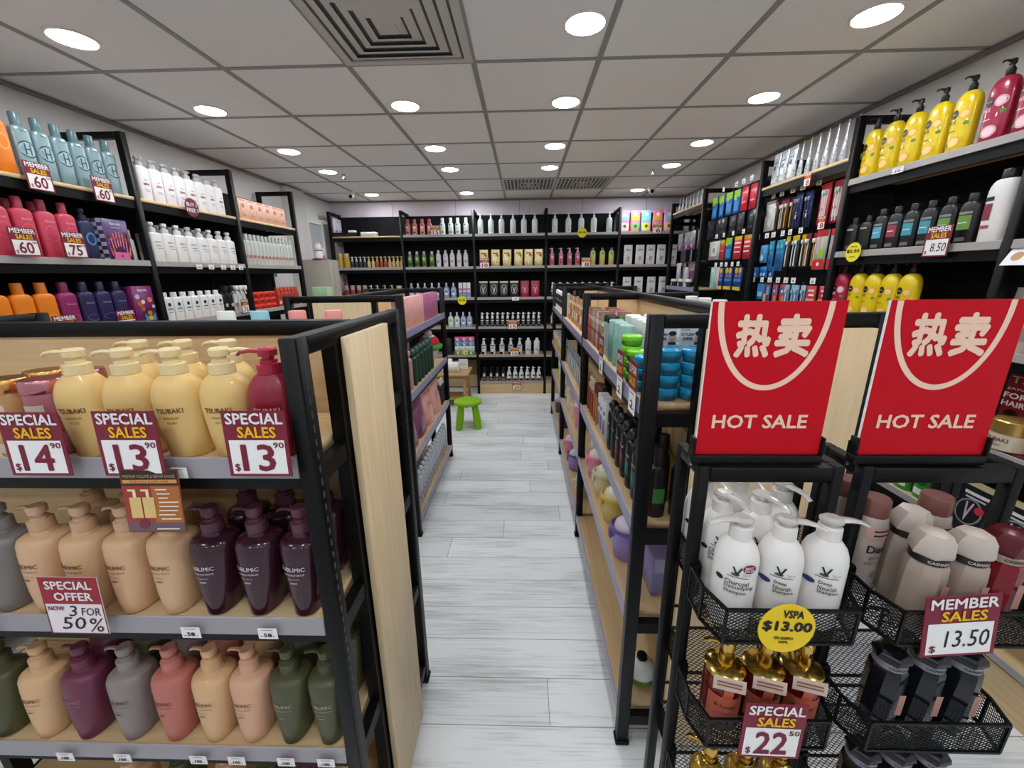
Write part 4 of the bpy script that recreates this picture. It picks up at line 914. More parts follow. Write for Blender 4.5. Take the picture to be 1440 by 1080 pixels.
def lilac():
    f = lambda e: (lambda u, v: (u, -e, v))
    b = MB().box(-.12, .12, 0, .004, 0, 1.14, M('#ecdff2', .5)); t = MB()
    t.text('51', -.09, .07, .9, 1.0, M('#a06ab4', .5), f(.001), .04); t.text('2', -.03, .07, .28, .38, M('#d84a98', .5), f(.001), .05)
    rr = random.Random(3)
    for i in range(26):
        x, z = rr.uniform(-.1, .1), rr.uniform(.02, 1.1); a = rr.uniform(0, PI)
        t.bar((x, -.0012, z), (x+.025*math.cos(a), -.0012, z+.025*math.sin(a)), .006, .0006, M(rr.choice(['#7a5a94', '#e08ac0', '#9a86b8']), .5), (0, 1, 0))
    t.rect(-.12, .0, .02, .2, M('#e05a94', .5), f(.0006))
    return Spec(('panel', b.join(t)))
place('poster_panel', lilac(), (-2.445, 5.585, 1.2), R90, 'tall lilac printed poster board at the left end of the back shelves', 'poster')
W = bay(1)
row('cosmetic_jar', jar(.04, .19, .085, M('#c8a23a', .35), M('#cfae62', .3), lw=.8), K([-2.40, -2.315], 1.71), 0, 'yellow jar with domed gold lid', f'{S2}, {W}', 'jar')
pm_ = lambda c, t, h=.09, w=.046: bottle(w, w, h, c, .012, .018, 2, 'pump', t, .06, nl=.025, rough=.25)
row('hair_bottle', pm_('#3a3c40', '#d8dadc'), K([-2.245, -2.19, -2.135, -2.08], 1.71), 0, 'smoky pump bottle', f'{S2}, {W}', 'bottle')
row('hair_bottle', pm_('#c8b48c', '#d8c07a'), K([-2.025, -1.97], 1.71), 0, 'straw coloured pump bottle', f'{S2}, {W}', 'bottle')
row('hair_bottle', pm_('#a8523a', '#d8c07a'), K([-1.915, -1.86, -1.805], 1.71), 0, 'red-brown pump bottle', f'{S2}, {W}', 'bottle')
row('hair_bottle', pm_('#d0b070', '#e0c880'), K([-1.75, -1.697, -1.644, -1.591], 1.71), 0, 'gold pump bottle', f'{S2}, {W}', 'bottle')
row('hair_bottle', bottle(.065, .06, .12, '#9c3a34', .02, .02, 2, 'cap', '#c9b0a4', .06, capw=.028), K([-2.36, -2.28, -2.195, -2.115], 1.315), 0, 'red jar bottle', f'{S3}, {W}', 'bottle')
row('hair_bottle', pm_('#2a2a2e', '#d8d8d8', .12), K([-2.03, -1.945], 1.315), 0, 'black pump bottle', f'{S3}, {W}', 'bottle')
row('hair_bottle', pm_('#3a3030', '#d9c9a8', .12), K([-1.845, -1.75], 1.315), 0, 'brown pump bottle', f'{S3}, {W}', 'bottle')
row('cosmetic_jar', jar(.035, .17, .06, M('#c9b58c', .35), M('#cdb88a', .3)), K([-1.655], 1.315), 0, 'tan jar by the post,', f'{S3}, {W}', 'jar')
W = bay(2)
pink2 = bottle(.062, .055, .15, '#d98f88', .016, .03, 2.4, 'cap', '#c45a5a', .05, [('d', 0, .10, .016, M('#f0e0dc', .5)), ('r', -.016, .016, .03, .05, M('#5a2a2c', .5)), ('d', 0, .13, .018, M('#c45058', .5))], one=True, capw=.02)
row('hair_bottle', pink2, K([-1.478, -1.388, -1.29, -1.198], 2.105), 0, 'pink floral bottle', f'{S1}, {W}', 'bottle')
aqua = bottle(.066, .055, .15, '#cfe0dc', .018, .03, 2.4, 'cap', '#e6eceb', .06, [('d', 0, .11, .02, M('#f0f2f1', .5)), ('r', -.018, .018, .03, .05, M('#7a8a8c', .5)), ('d', -.01, .13, .01, M('#4a3a40', .5))], one=True, capw=.02)
row('hair_bottle', aqua, K([-1.03, -.925, -.835, -.73], 2.105), 0, 'aqua and white bottle', f'{S1}, {W}', 'bottle')
place('price_sign', sign(.12, .12, 'SPECIAL', 'SALES', '15', None, dollar=False, red=M('#b5522c', .5), small=True), (-1.112, 5.385, 2.10), 0, 'small orange card priced 15 on top shelf, second back-wall bay', 'price sign')
grn = bottle(.06, .055, .17, '#5d7a3e', .012, .05, 2.4, 'cap', '#d4d8c8', .035, [('d', 0, .11, .02, M('#c9d4a4', .5)), ('r', -.018, .018, .03, .06, M('#20301c', .5))], one=True, capw=.016)
row('hair_bottle', grn, K([-1.478, -1.385, -1.293, -1.19], 1.71), 0, 'green printed bottle', f'{S2}, {W}', 'bottle')
lav = bottle(.064, .055, .18, '#d9d4da', .012, .05, 2.4, 'cap', '#d6d0d8', .035, [('d', 0, .15, .018, M('#a893b4', .5)), ('d', 0, .15, .011, M('#e4dfe6', .5)), ('r', -.012, .012, .06, .09, M('#8f8a94', .5))], one=True, capw=.016)
row('hair_bottle', lav, K([-1.105, -1.012, -.925, -.835, -.748], 1.71), 0, 'lilac-white rounded bottle', f'{S2}, {W}', 'bottle')
ov = lambda c, lb: bottle(.078, .05, .15, c, .012, .05, 2.2, 'cap', '#d5d9e2', .05, [('d', 0, .085, .027, .045, M('#eceef2', .5)), ('d', 0, .09, .014, .02, M(lb, .5))], one=True, capw=.012)
row('hair_bottle', ov('#8f9cc4', '#7f8cc0'), K([-1.49, -1.402, -1.31, -1.215, -1.122, -1.022, -.928], 1.315), 0, 'periwinkle bottle with oval label', f'{S3}, {W}', 'bottle')
slim = carton(.045, .045, .2, '#dfe2ea', [('r', -.02, .02, .02, .08, M('#7d9ad0', .5)), ('r', -.02, .02, .1, .13, M('#d07a8c', .5))])
row('carton', slim, K([-.834, -.779, -.724], 1.315), 0, 'slim white and blue carton', f'{S3}, {W}', 'carton')
place('sale_sign', round_sign(.058, [('$5.90', -.7, .7, -.2, .25, .03)], M('#e8dc12', .5), INK), (-.81, 5.385, 1.29), 0, 'round yellow price sign on the third shelf, second back-wall bay', 'price sign')
row('hair_bottle', ov('#cfe0d4', '#8fb49c'), K([-.985, -.9], .93), 0, 'pale green bottle with oval label', f'{S4}, {W}', 'bottle')
row('hair_bottle', ov('#98a6d4', '#7f8cc0'), K([-.815, -.73], .93), 0, 'blue bottle with oval label', f'{S4}, {W}', 'bottle')
BXC = [('#cf5a94', 'magenta'), ('#4f9ac0', 'blue'), ('#dfe6e2', 'white'), ('#7a9a5a', 'green')]
for c in range(3):
    for k in range(4):
        col, cn_ = BXC[3-k] if not (k == 0 and c == 1) else ('#d8cc2c', 'yellow')
        place('carton', carton(.088, .08, .062, col, [('d', 0, .032, .02, M('#f0ece6', .5)), ('d', .01, .034, .01, M('#3a5a6a', .5))]), (-.90+.091*c, 5.47, .5456+.0625*k), 0, f'small {cn_} carton, {("left", "middle", "right")[c]} column, {TIER[k]}, fifth shelf, {W}', 'carton', 'small coloured cartons')
place('bag', Spec(('bag', MB().loft([(0, .04, .05), (.02, .05, .06), (.16, .05, .06), (.22, .04, .04), (.24, .02, .02)], M('#1c1d24', .6), 18, 3))), (-1.03, 5.47, .5456), 0, 'black bag beside the coloured cartons, fifth shelf, second back-wall bay', 'bag')
W = bay(3)
cw = bottle(.075, .06, .19, M('#e2eaea', .25), .012, .05, 2.4, 'pump', '#eef2f2', .06, [('r', -.02, .02, .05, .1, M('#cfdada', .5)), ('d', 0, .045, .008, M('#7d8c8f', .5))], nl=.03)
row('hair_bottle', cw, K([-.545, -.41, -.276, -.13, .009, .147], 2.105), 0, 'tall pale clear pump bottle', f'{S1}, {W}', 'bottle')
gp = pouch(.115, .215, .05, foil('#dcc98c', '#8d7638', '#f2e6bc', .35, .3, 40), [('d', .02, .14, .018, M('#a82c34', .5)), ('r', -.004, .002, .02, .13, M('#e8dcae', .4)), ('t', 'V', -.03, .02, .05, .14, M('#efe4bc', .4), .01), ('r', -.035, .03, .16, .175, M('#6f5c30', .5))])
row('pouch', gp, K([-.512, -.362, -.212, -.062, .07, .2], 1.71), 0, 'gold refill pouch with red dot', f'{S2}, {W}', 'pouch')
place('price_sign', sign(.125, .13, 'SPECIAL', 'OFFER', '10', None, dollar=False, red=M('#a3253a', .5), small=True), (-.50, 5.385, 1.69), 0, 'red and white card priced 10 before the first gold pouch', 'price sign')
bpq = pouch(.115, .215, .05, '#26282a', [('d', 0, .11, .042, .06, M('#9fa4a4', .4)), ('d', 0, .11, .036, .053, M('#1c1d20', .5)), ('t', 'V', -.02, .02, .06, .14, M('#d0d0d6', .4), .02), ('d', .03, .13, .012, M('#b83040', .5))], True)
row('pouch', bpq, K([-.53, -.39, -.257, -.121], 1.315), 0, 'black refill pouch with silver ring', f'{S3}, {W}', 'pouch')
rpq = pouch(.115, .215, .05, '#a11c3c', [('d', 0, .11, .042, .06, M('#c85a6e', .4)), ('d', 0, .11, .036, .053, M('#a11c3c', .5)), ('t', 'V', -.02, .02, .06, .14, M('#e4b4c0', .4), .02)])
row('pouch', rpq, K([.018, .156], 1.315), 0, 'crimson refill pouch', f'{S3}, {W}', 'pouch')
place('shelf_tag', stag(.09, .045, '9'), (-.105, 5.391, 1.282), 0, 'small pale tag under the black pouches, third shelf, back wall', 'price tag')
bwq = bottle(.052, .05, .11, '#2a2b2d', .016, .02, 2.4, 'pump', '#f2f2f0', .085, [('d', 0, .05, .019, M('#85888a', .5)), ('r', -.02, .02, .08, .092, M('#f2f2f0', .5))], nl=.028, ang=-.3)
xs4 = [-.56+.0695*i for i in range(12)]
row('hair_bottle', bwq, K(xs4, .93), 0, 'black bottle with white pump', f'{S4}, {W}', 'bottle', 'black bottles with white pumps')
os_ = lambda n: sign(.12, .12, 'SPECIAL', 'SALES', n, None, dollar=False, red=M('#b5522c', .5), small=True)
place('price_sign', os_('15'), (-.145, 5.385, .905), 0, 'small orange card priced 15 on fourth shelf, third back-wall bay', 'price sign')
bw5 = bottle(.07, .055, .15, '#e2e2e0', .018, .02, 2.6, 'pump', '#ececea', .085, [('r', -.03, .01, .008, .045, INK), ('t', 'blk', -.02, .015, .09, .11, INK, .02), ('r', -.03, .03, .13, .142, INK)], nl=.03, ang=-.2)
row('hair_bottle', bw5, K([-.549, -.425, -.298, -.177, -.055], .545), 0, 'white pump bottle with black base band', f'{S5}, {W}', 'shampoo bottle')
row('hair_bottle', bottle(.08, .06, .2, '#e9e7e4', .02, .03, 2.4, 'cap', '#f0eeec', .03, [('t', 'Ma', -.02, .02, .06, .09, GYI, .02), ('r', -.02, .02, .12, .124, GYI)]), K([.063, .18], .545), 0, 'plain white bottle', f'{S5}, {W}', 'bottle')
place('price_sign', os_('13.90'), (-.125, 5.385, .535), 0, 'small orange and white card on fifth shelf, third back-wall bay', 'price sign')
bz = bottle(.06, .05, .13, '#202124', .018, .02, 2.6, 'pump', '#1c1d20', .07, [('d', 0, .03, .017, M('#dcdcda', .5)), ('d', 0, .03, .012, INK), ('r', -.018, .012, .07, .11, M('#d8d8d6', .5))], nl=.028, ang=-.3)
row('hair_bottle', bz, K([-.55, -.455, -.37, -.285], .17), 0, 'black pump bottle with white ring', f'{S6}, {W}', 'bottle')
bz2 = bottle(.062, .05, .13, '#e4e4e2', .018, .02, 2.6, 'pump', '#e8e8e6', .075, [('r', -.028, .028, .01, .04, INK), ('d', .01, .085, .014, INK)], nl=.028, ang=-.3)
row('hair_bottle', bz2, K([-.205, -.12, -.035, .05, .13, .21], .17), 0, 'white pump bottle with black band', f'{S6}, {W}', 'bottle')
place('price_sign', os_('20.90'), (-.1, 5.385, .06), 0, 'small orange and white card on the wooden base of the back shelves', 'price sign')
W = bay(4)
row('hair_bottle', cw, K([.401, .572, .734, .892, 1.086], 2.105), 0, 'tall pale clear pump bottle', f'{S1}, {W}', 'bottle')
place('sale_sign', round_sign(.058, [('$13.90', -.75, .75, -.2, .25, .03)], M('#e8dc12', .5), INK), (.74, 5.385, 2.11), 0, 'round yellow price sign on the top shelf, fourth back-wall bay', 'price sign')
pk4 = bottle(.06, .055, .17, '#d9788c', .014, .03, 2.4, 'pump', '#e8c4cc', .055, [('d', 0, .05, .02, M('#b83a5a', .5)), ('d', .005, .11, .018, M('#f0c8d0', .5)), ('d', -.008, .085, .012, M('#b83a5a', .5))], nl=.028)
row('hair_bottle', pk4, K([.371, .487, .598, .70], 1.71), 0, 'pink pump bottle', f'{S2}, {W}', 'bottle')
place('price_sign', os_('8'), (.80, 5.385, 1.69), 0, 'small orange card priced 8 on second shelf, fourth back-wall bay', 'price sign')
yg = bottle(.07, .055, .19, '#c9cf72', .012, .05, 2.4, 'cap', '#5f8a6a', .03, [('r', -.03, .03, .02, .07, M('#d8a86a', .5)), ('d', 0, .15, .012, M('#4f7f78', .5))], one=True, capw=.018)
row('hair_bottle', yg, K([.896, 1.017, 1.132], 1.71), 0, 'yellow-green bottle', f'{S2}, {W}', 'bottle')
row('hair_bottle', bwq, K([.384+.0965*i for i in range(9)], 1.315), 0, 'black bottle with white pump', f'{S3}, {W}', 'bottle', 'black bottles with white pumps')
row('hair_bottle', bw5, K([.40, .55, .70, .85, 1.0], .93), 0, 'white pump bottle with black base band', f'{S4}, {W}', 'shampoo bottle')
W = bay(5)
cols5 = [('#e48aa8', '#7fc4d0', '#e6e2d0'), ('#e48aa8', '#e0c23a', '#8fc47a'), ('#8fb4e0', '#7fd0d8', '#e6dc50'), ('#e07a9a', '#e0a83a', '#d8e0d8'), ('#c890c8', '#7fc4d0', '#e0c23a')]
for i, x in enumerate((1.285, 1.42, 1.555, 1.70, 1.84)):
    a_, b_, c_ = cols5[i]
    place('tissue_pack', pouch(.125, .27, .06, a_, [('r', -.05, .05, .15, .2, M(b_, .5)), ('r', -.05, .05, .03, .12, M(c_, .5)), ('d', 0, .08, .02, M('#3a6a50', .5)), ('d', 0, .22, .022, M('#f2e2e6', .5))]), (x, 5.5, 2.1055), 0, f'{ORD[i]} colourful pastel pack from the left, top shelf, {W}', 'pack', 'colourful packs')
place('price_sign', os_('6'), (1.67, 5.385, 2.09), 0, 'small orange card priced 6 on top shelf, fifth back-wall bay', 'price sign')
wpc = pouch(.11, .25, .05, foil('#e9e7e6', '#b9b6b4', '#f6f4f2', 0, .35, 20), [('t', 'love', -.015, .015, .05, .14, GYI, .01), ('r', -.03, .03, .18, .2, M('#a8a5a8', .5))], rough=.3)
row('pouch', wpc, K([1.345, 1.495, 1.63, 1.765, 1.91], 1.71), 0, 'crinkled white pouch', f'{S2}, {W}', 'pouch')
row('pouch', wpc, K([1.353, 1.503, 1.668, 1.82], 1.315), 0, 'crinkled white pouch', f'{S3}, {W}', 'pouch')
row('hair_bottle', bz, K([1.33, 1.45, 1.57], .93), 0, 'black pump bottle with white ring', f'{S4}, {W}', 'bottle')

# ------------------------------------------------------------------ stool, table, tissue box
def stool():
    g = M('#86bd12', .3)
    s = MB().loft([(.262, .135, .135), (.268, .150, .150), (.285, .154, .154), (.296, .150, .150), (.30, .140, .140), (.297, .110, .110), (.295, .06, .06)], g, 36)
    parts = [('seat', s)]
    for k in range(4):
        a = PI/4 + k*PI/2 + .15
        c, sn = math.cos(a), math.sin(a)
        l = MB().loft([(0, .03, .03, .15*c, .15*sn), (.006, .036, .036, .15*c, .15*sn), (.1, .041, .041, .13*c, .13*sn), (.265, .03, .03, .098*c, .098*sn)], g, 18)
        parts.append(('leg', l))
    return Spec(*parts)
place('stool', stool(), (-.612, 4.16, 0), 0, 'small round lime green plastic stool at the end of the aisle', 'stool')
def table():
    t = MB().box(-.34, .34, -.22, .22, .415, .44, TEAK, .004); parts = [('tabletop', t)]
    ap = MB().box(-.29, .29, -.17, .17, .375, .414, TEAK)
    parts.append(('apron', ap))
    for sx in (-1, 1):
        for sy in (-1, 1):
            parts.append(('leg', MB().rings([[(sx*(.28+.02*(1-z/.4))+a, sy*(.16+.015*(1-z/.4))+b_, z) for a, b_ in ((-.018, -.018), (.018, -.018), (.018, .018), (-.018, .018))] for z in (0, .412)], TEAK, False)))
    parts.append(('lower_shelf', MB().box(-.28, .28, -.15, .15, .1, .115, TEAK)))
    return Spec(*parts)
place('side_table', table(), (-1.02, 4.96, 0), 0, 'low wooden table in front of the back shelves, behind the green stool', 'table')
tbx = MB().box(-.11, .11, -.065, .065, 0, .11, M('#e4e2dc', .4), .012)
tis = MB().loft([(.108, .04, .02), (.13, .03, .012), (.15, .035, .006), (.165, .012, .003)], M('#f6f3ec', .8), 14, 2.4)
place('tissue_box', Spec(('box', tbx), ('tissue', tis)), (-.93, 4.93, .4405), .1, 'white tissue box on the low wooden table', 'tissue box')
place('card_sign', Spec(('card', MB().box(-.06, .06, 0, .003, 0, .13, M('#dfe0e2', .5)).rect(-.045, .045, .06, .065, GYI, lambda u, v: (u, -.0005, v)))), (-.78, 5.05, .4405), -.1, 'small white card standing behind the tissue box on the low table', 'card')

# ------------------------------------------------------------------ right wall shelves (facing -X)
XB = 1.838
E1, E2, E3, E4, E5 = 'near right-wall bay', 'pouch-topped right-wall bay', 'pegboard right-wall bay', 'far right-wall bay', 'end right-wall bay'
def Rr(ys, z, x=XB): return [(x, y, z+.0005) for y in ys]
def shower(col, c2, fl, c3):
    s = secs_of(.098, .06, .235, .013, .06, .93)
    return bottle(.098, .06, .235, M(col, .28, 0, 0, .3), .013, .06, 2.6, 'pump', '#121214', .055,
                  [('d', -.02, .155, .017, .017, M('#1a1a1c', .4)), ('t', 'shower', -.031, -.009, .152, .158, M('#d8d8d0', .5), .01), ('d', .02, .148, .021, .019, M(fl, .4)), ('d', .02, .148, .015, .013, M(c3, .4)), ('t', 'MATE', -.035, -.008, .118, .132, M(c2, .5), .02),
                   ('r', -.038, -.002, .09, .093, M(c2, .5)), ('d', .0, .048, .028, .022, M(fl, .4)), ('d', .0, .048, .021, .016, M(c3, .4)), ('d', -.03, .04, .008, .007, M('#5f9a2c', .5)), ('d', .032, .112, .009, .007, M('#5f9a2c', .5))], secs=s, nl=.042, ang=PI*1.55, n=24)
ysh, msh = shower('#e6c80e', '#6a6010', '#f0b03c', '#f6d488'), shower('#a31640', '#f0d4dc', '#e0a8b4', '#f2d2d8')
row('pump_bottle', ysh, Rr([2.41, 2.295, 2.18, 2.065, 1.95], 2.085), -R90, 'yellow pump bottle with black pump', f'top shelf, {E1}', 'shampoo bottle', 'yellow pump bottles')
row('pump_bottle', msh, Rr([1.82, 1.705], 2.085), -R90, 'magenta pump bottle with black pump', f'top shelf, {E1}', 'shampoo bottle')
def tres(lab): return bottle(.078, .05, .175, '#17171a', .017, .04, 2.6, 'cap', '#131315', .03, [('r', -.026, .026, .125, .135, M('#8b8b8e', .5)), ('r', -.026, .026, .065, .12, M(lab, .45)), ('r', -.02, .02, .02, .035, M('#6d6f72', .5)), ('r', -.02, .015, .09, .094, M('#dfe8ea', .5))], capw=.019)
for i, (y, c, d) in enumerate([(2.25, '#5aa8c4', 'sky blue'), (2.165, '#9c3a55', 'wine red'), (2.08, '#3f9db0', 'turquoise'), (1.995, '#3f9db0', 'second turquoise'), (1.91, '#6f9a44', 'green'), (1.825, '#6f9a44', 'second green')]):
    place('hair_bottle', tres(c), (XB, y, 1.7105), -R90, f'black bottle with {d} label, second shelf, {E1}', 'bottle', 'black labelled bottles')
blk2 = bottle(.075, .05, .155, '#1c1c1f', .016, .03, 4, 'cap', '#161618', .03, [('r', -.022, .022, .12, .128, M('#b9b48a', .5)), ('r', -.016, .016, .02, .04, M('#5d5560', .5))])
row('hair_bottle', blk2, Rr([2.425, 2.335], 1.71), -R90, 'plain black bottle with gold line', f'second shelf, {E1}', 'bottle')
place('hair_bottle', bottle(.105, .07, .235, '#eceae8', .026, .05, 2.6, 'cap', '#17171a', .035, [('r', -.042, -.005, .16, .175, M('#26262a', .5)), ('r', -.042, -.005, .09, .15, M('#8a3046', .5)), ('r', -.042, .0, .06, .072, M('#b4495f', .5))]), (XB, 1.715, 1.7105), -R90, 'large white bottle with a black cap at the end of second shelf, right wall', 'bottle')
row('pump_bottle', msh, Rr([2.43], 1.365), -R90, 'magenta pump bottle beside the yellow ones,', f'third shelf, {E1}', 'shampoo bottle')
row('pump_bottle', ysh, Rr([2.315, 2.215, 2.115, 2.015], 1.365), -R90, 'yellow pump bottle', f'third shelf, {E1}', 'shampoo bottle', 'yellow pump bottles')
place('sale_sign', round_sign(.05, [('$5.50', -.85, .85, -.12, .28, .03), ('TRESEMME', -.45, .45, .5, .62, .01), ('SHAMPOO', -.4, .4, -.52, -.42, .01)], M('#f0e21a', .5), INK), (1.768, 2.315, 1.712), -R90, 'round yellow price sign on the second shelf of near right-wall bay', 'price sign')
place('price_sign', sign(.11, .125, 'MEMBER', 'SALES', '8.50', None, True), (1.766, 1.865, 1.672), -R90, 'maroon member sales card with handwritten 8.50, near right-wall bay', 'price sign')
place('shelf_tag', stag(.06, .026, '12'), (1.7725, 2.15, 2.06), -R90, 'small white price tag under the yellow pump bottles on the top shelf', 'price tag')
def flyer():
    f = lambda u, v: (u, -.0006, v)
    b = MB().box(-.07, .07, 0, .001, 0, .09, M('#eceaf0', .5)); b.disc(-.035, .035, .018, M('#b98a58', .5), f, 16); b.rect(.0, .06, .02, .045, M('#8f3a52', .5), f)
    b.rect(-.05, .05, .07, .074, M('#7a6a90', .5), f); b.rect(-.03, .055, .058, .062, M('#7a6a90', .5), f)
    return Spec(('sheet', b))
place('leaflet_sign', flyer(), (1.755, 1.525, 1.63), 0, 'white leaflet sticking out from the post of the near right-wall bay', 'leaflet', rot=(-.5, 0, -R90))
# pouches on top of the peg bay
sil = lambda c, t: pouch(.085, .215, .03, foil('#d4d8dc', '#565f70', c, .35, .3, 60), [('r', -.03, .03, .02, .05, M('#d6d8dc', .4)), ('d', -.01, .12, .016, M(c, .4)), ('r', -.03, .02, .15, .158, M('#5d6472', .4))], True, tcol=t)
sb, sgp, srp = sil('#3f5f8c', '#b9c4d0'), sil('#b58a7a', '#b39a4a'), sil('#c07a92', '#a8708a')
row('pouch', sb, Rr([3.27, 3.18, 3.09], 2.215), -R90, 'silver-blue foil pouch', f'top shelf, {E2}', 'pouch')
row('pouch', sgp, Rr([3.0, 2.925, 2.85], 2.215), -R90-.5, 'silver foil pouch with gold top', f'top shelf, {E2}', 'pouch')
row('pouch', srp, Rr([2.775, 2.70, 2.625, 2.55], 2.215), -R90-.5, 'silver foil pouch with rose top', f'top shelf, {E2}', 'pouch')
# hanging packs
def hp(w, h, base, items=(), head=None, blister=None, rough=.3):
    b = MB().box(-w/2, w/2, -.004, .004, -h, 0, M(base, rough), .001)
    f = lambda u, v, e=.001: (u, -.004-e, v)
    if head: b.rect(-w/2, w/2, -h*.16, 0, M(head, .4), f)
    if blister: b.loft([(-h*.86, w*.36, .01), (-h*.84, w*.42, .016), (-h*.3, w*.42, .016), (-h*.28, w*.36, .01)], M(blister, .2), 12, 4, cy=-.004)
    for i, it in enumerate(items):
        if it[0] == 'r': b.rect(it[1]*w, it[2]*w, -it[3]*h, -it[4]*h, M(it[5], .4), lambda u, v: (u, -.0056 - .0001*i, v))
        elif it[0] == 'd': b.disc(it[1]*w, -it[2]*h, it[3]*w, M(it[4], .4), lambda u, v: (u, -.0056 - .0001*i, v), 14)
        elif it[0] == 'b':   # a toothbrush lying in its blister
            x = it[1]*w
            b.tube([(x, -.008, -h*.95), (x, -.010, -h*.5), (x, -.008, -h*.28)], .004, M(it[2], .35), 6, .003)
            b.box(x-.0065, x+.0065, -.02, -.007, -h*.28, -h*.16, M(it[3], .4), .002)
    return Spec(('pack', b))
XH = 1.852
def hang(spec, ys, z, desc, where, group=None):
    row('hanging_pack', spec, [(XH + (.0 if i % 2 == 0 else .012), y, z) for i, y in enumerate(ys)], -R90, desc, where, 'hanging pack', group, jit=.06)
P1, P2, P3 = 'upper pegs, near pegboard', 'middle pegs, near pegboard', 'lower pegs, near pegboard'
hang(hp(.12, .21, '#d5d6d4', [('d', -.1, .5, .2, '#b9bbba'), ('r', -.3, .3, .1, .2, '#f2f2f0'), ('d', .1, .75, .18, '#c3c5c4')]), [3.29], 2.12, 'clear-white packet', P1)
hang(hp(.036, .2, '#3a3238', [('b', 0, '#d8c9a8', '#f0ead8')], '#8a2a4a'), [3.215, 3.175, 3.135], 2.105, 'cream toothbrush pack with plum header', P1, 'toothbrush packs')
hang(hp(.036, .2, '#33302c', [('b', 0, '#e2a12c', '#f0e6c8')], '#8a2a4a'), [3.095, 3.055], 2.105, 'amber toothbrush pack with plum header', P1, 'toothbrush packs')
hang(hp(.076, .225, '#1f2a55', [('r', -.38, .38, .04, .42, '#33427a'), ('b', -.2, '#2a2f44', '#8a92b4'), ('b', .15, '#2a2f44', '#8a92b4'), ('d', -.1, .62, .3, '#e8e6dc'), ('r', -.2, .4, .55, .6, '#3c54b0')]), [2.975, 2.89], 2.12, 'navy blue brush pack', P1)
hang(hp(.085, .235, '#c4343c', [('r', -.32, .3, .16, .85, '#d8c9c9'), ('r', -.4, .1, .6, .66, '#c02833'), ('b', -.12, '#d8dcd8', '#a8c8c0'), ('b', .14, '#d8dcd8', '#a8c8c0')], '#d22a3c'), [2.725, 2.635], 2.13, 'red and white brush bag', P1)
hang(hp(.1, .13, '#3f8fc4', [('d', -.15, .7, .26, '#a9d4ec'), ('d', .2, .4, .2, '#5aa8d8'), ('d', -.1, .7, .12, '#e4f2f8')]), [3.30], 1.81, 'sky blue round-cornered packet', P2)
hang(hp(.058, .215, '#2a6fa0', [('d', -.1, .2, .3, '#5ac4c8'), ('d', .15, .4, .28, '#3a9ac0'), ('d', 0, .7, .3, '#2a3f80'), ('r', -.4, .4, .04, .12, '#3fa0c4')]), [3.205, 3.14, 3.078], 1.835, 'turquoise gradient packet', P2)
hang(hp(.042, .21, '#30343a', [('b', 0, '#e8e6e0', '#d8eae0')], '#d6b818'), [3.015, 2.967, 2.919, 2.871], 1.85, 'white toothbrush pack with yellow header', P2, 'toothbrush packs')
hang(hp(.044, .21, '#2c2a2e', [('b', -.15, '#e08a1c', '#f2ead8'), ('b', .2, '#e4e2dc', '#d8c8b0')], '#7a2038'), [2.81, 2.755], 1.85, 'orange toothbrush pack with plum header', P2, 'toothbrush packs')
hang(hp(.095, .235, '#a9a6a4', [('r', -.3, -.1, .2, .6, '#d8a8b0'), ('r', 0, .2, .2, .5, '#c8d0a0'), ('d', .1, .6, .28, '#8ac83a'), ('r', -.5, .5, .74, .98, '#c8222c'), ('d', 0, .86, .12, '#f0e8e0')], '#d22a34'), [2.685, 2.58], 1.86, 'red and grey set pack with green spot', P2)
hang(hp(.055, .085, '#2468b4', [('d', -.05, .7, .24, '#a8cdea'), ('r', -.4, .4, .1, .3, '#4a90d8')]), [3.37, 3.31, 3.25, 3.19], 1.655, 'small blue packet', 'peg row below the blue pack', 'small blue packets')
hang(hp(.08, .12, '#2c80bc', [('r', -.35, .35, .5, .8, '#8ac0e0')]), [3.27], 1.525, 'blue carded pack', P3)
hang(hp(.075, .16, '#5a4a70', [('r', -.4, .0, .45, .9, '#d8a070'), ('r', 0, .4, .1, .5, '#8aa0c8'), ('r', -.4, .3, .8, .86, '#f0e8e0')]), [3.185], 1.525, 'violet and peach pack', P3)
hang(hp(.06, .16, '#b9485a', [('r', -.4, .1, .1, .5, '#3a68b0'), ('r', 0, .4, .5, .9, '#e0844a'), ('d', 0, .3, .18, '#e8e4e0')]), [3.085, 3.015], 1.525, 'red, blue and orange pack', P3)
hang(hp(.042, .2, '#5d7f9c', [('b', 0, '#dce6ea', '#a8c8dc')], '#9cc4dc'), [2.945, 2.895, 2.845, 2.795], 1.525, 'pale blue toothbrush pack', P3, 'toothbrush packs')
hang(hp(.09, .2, '#c42834', [('t',), ('r', -.45, .45, .4, .95, '#c9a89c'), ('r', -.3, .35, .12, .18, '#f0e4e0'), ('r', -.2, .35, .26, .32, '#f0e4e0')][1:]), [2.70, 2.60], 1.525, 'red-topped pack with white print', P3)
htag = stag(.045, .036, '5')
k_ = 0
for z, ys, wd in ((2.128, (3.24, 3.14, 3.02, 2.92, 2.77), 'upper'), (1.857, (3.37, 3.25, 3.17, 3.06, 2.98, 2.87), 'middle'), (1.538, (3.35, 3.23, 3.13, 3.03, 2.94, 2.86, 2.67), 'lower')):
    for i, y in enumerate(ys):
        place('hanging_tag', htag, (1.826, y, z), -R90+random.uniform(-.1, .1), f'{ORD[i]} white price tag from the left, {wd} pegs, near pegboard', 'price tag', 'peg price tags')
rt_ = sign(.06, .075, 'SALE', 'NOW', '8', None, dollar=False, red=M('#c02a3a', .5), small=True)
place('price_sign', rt_, (1.822, 2.68, 1.862), -R90, 'small red and white card in front of the red brush bags', 'price sign')
place('price_sign', rt_, (1.77, 2.80, 2.128), -R90, 'small red and white card under the foil pouches', 'price sign')
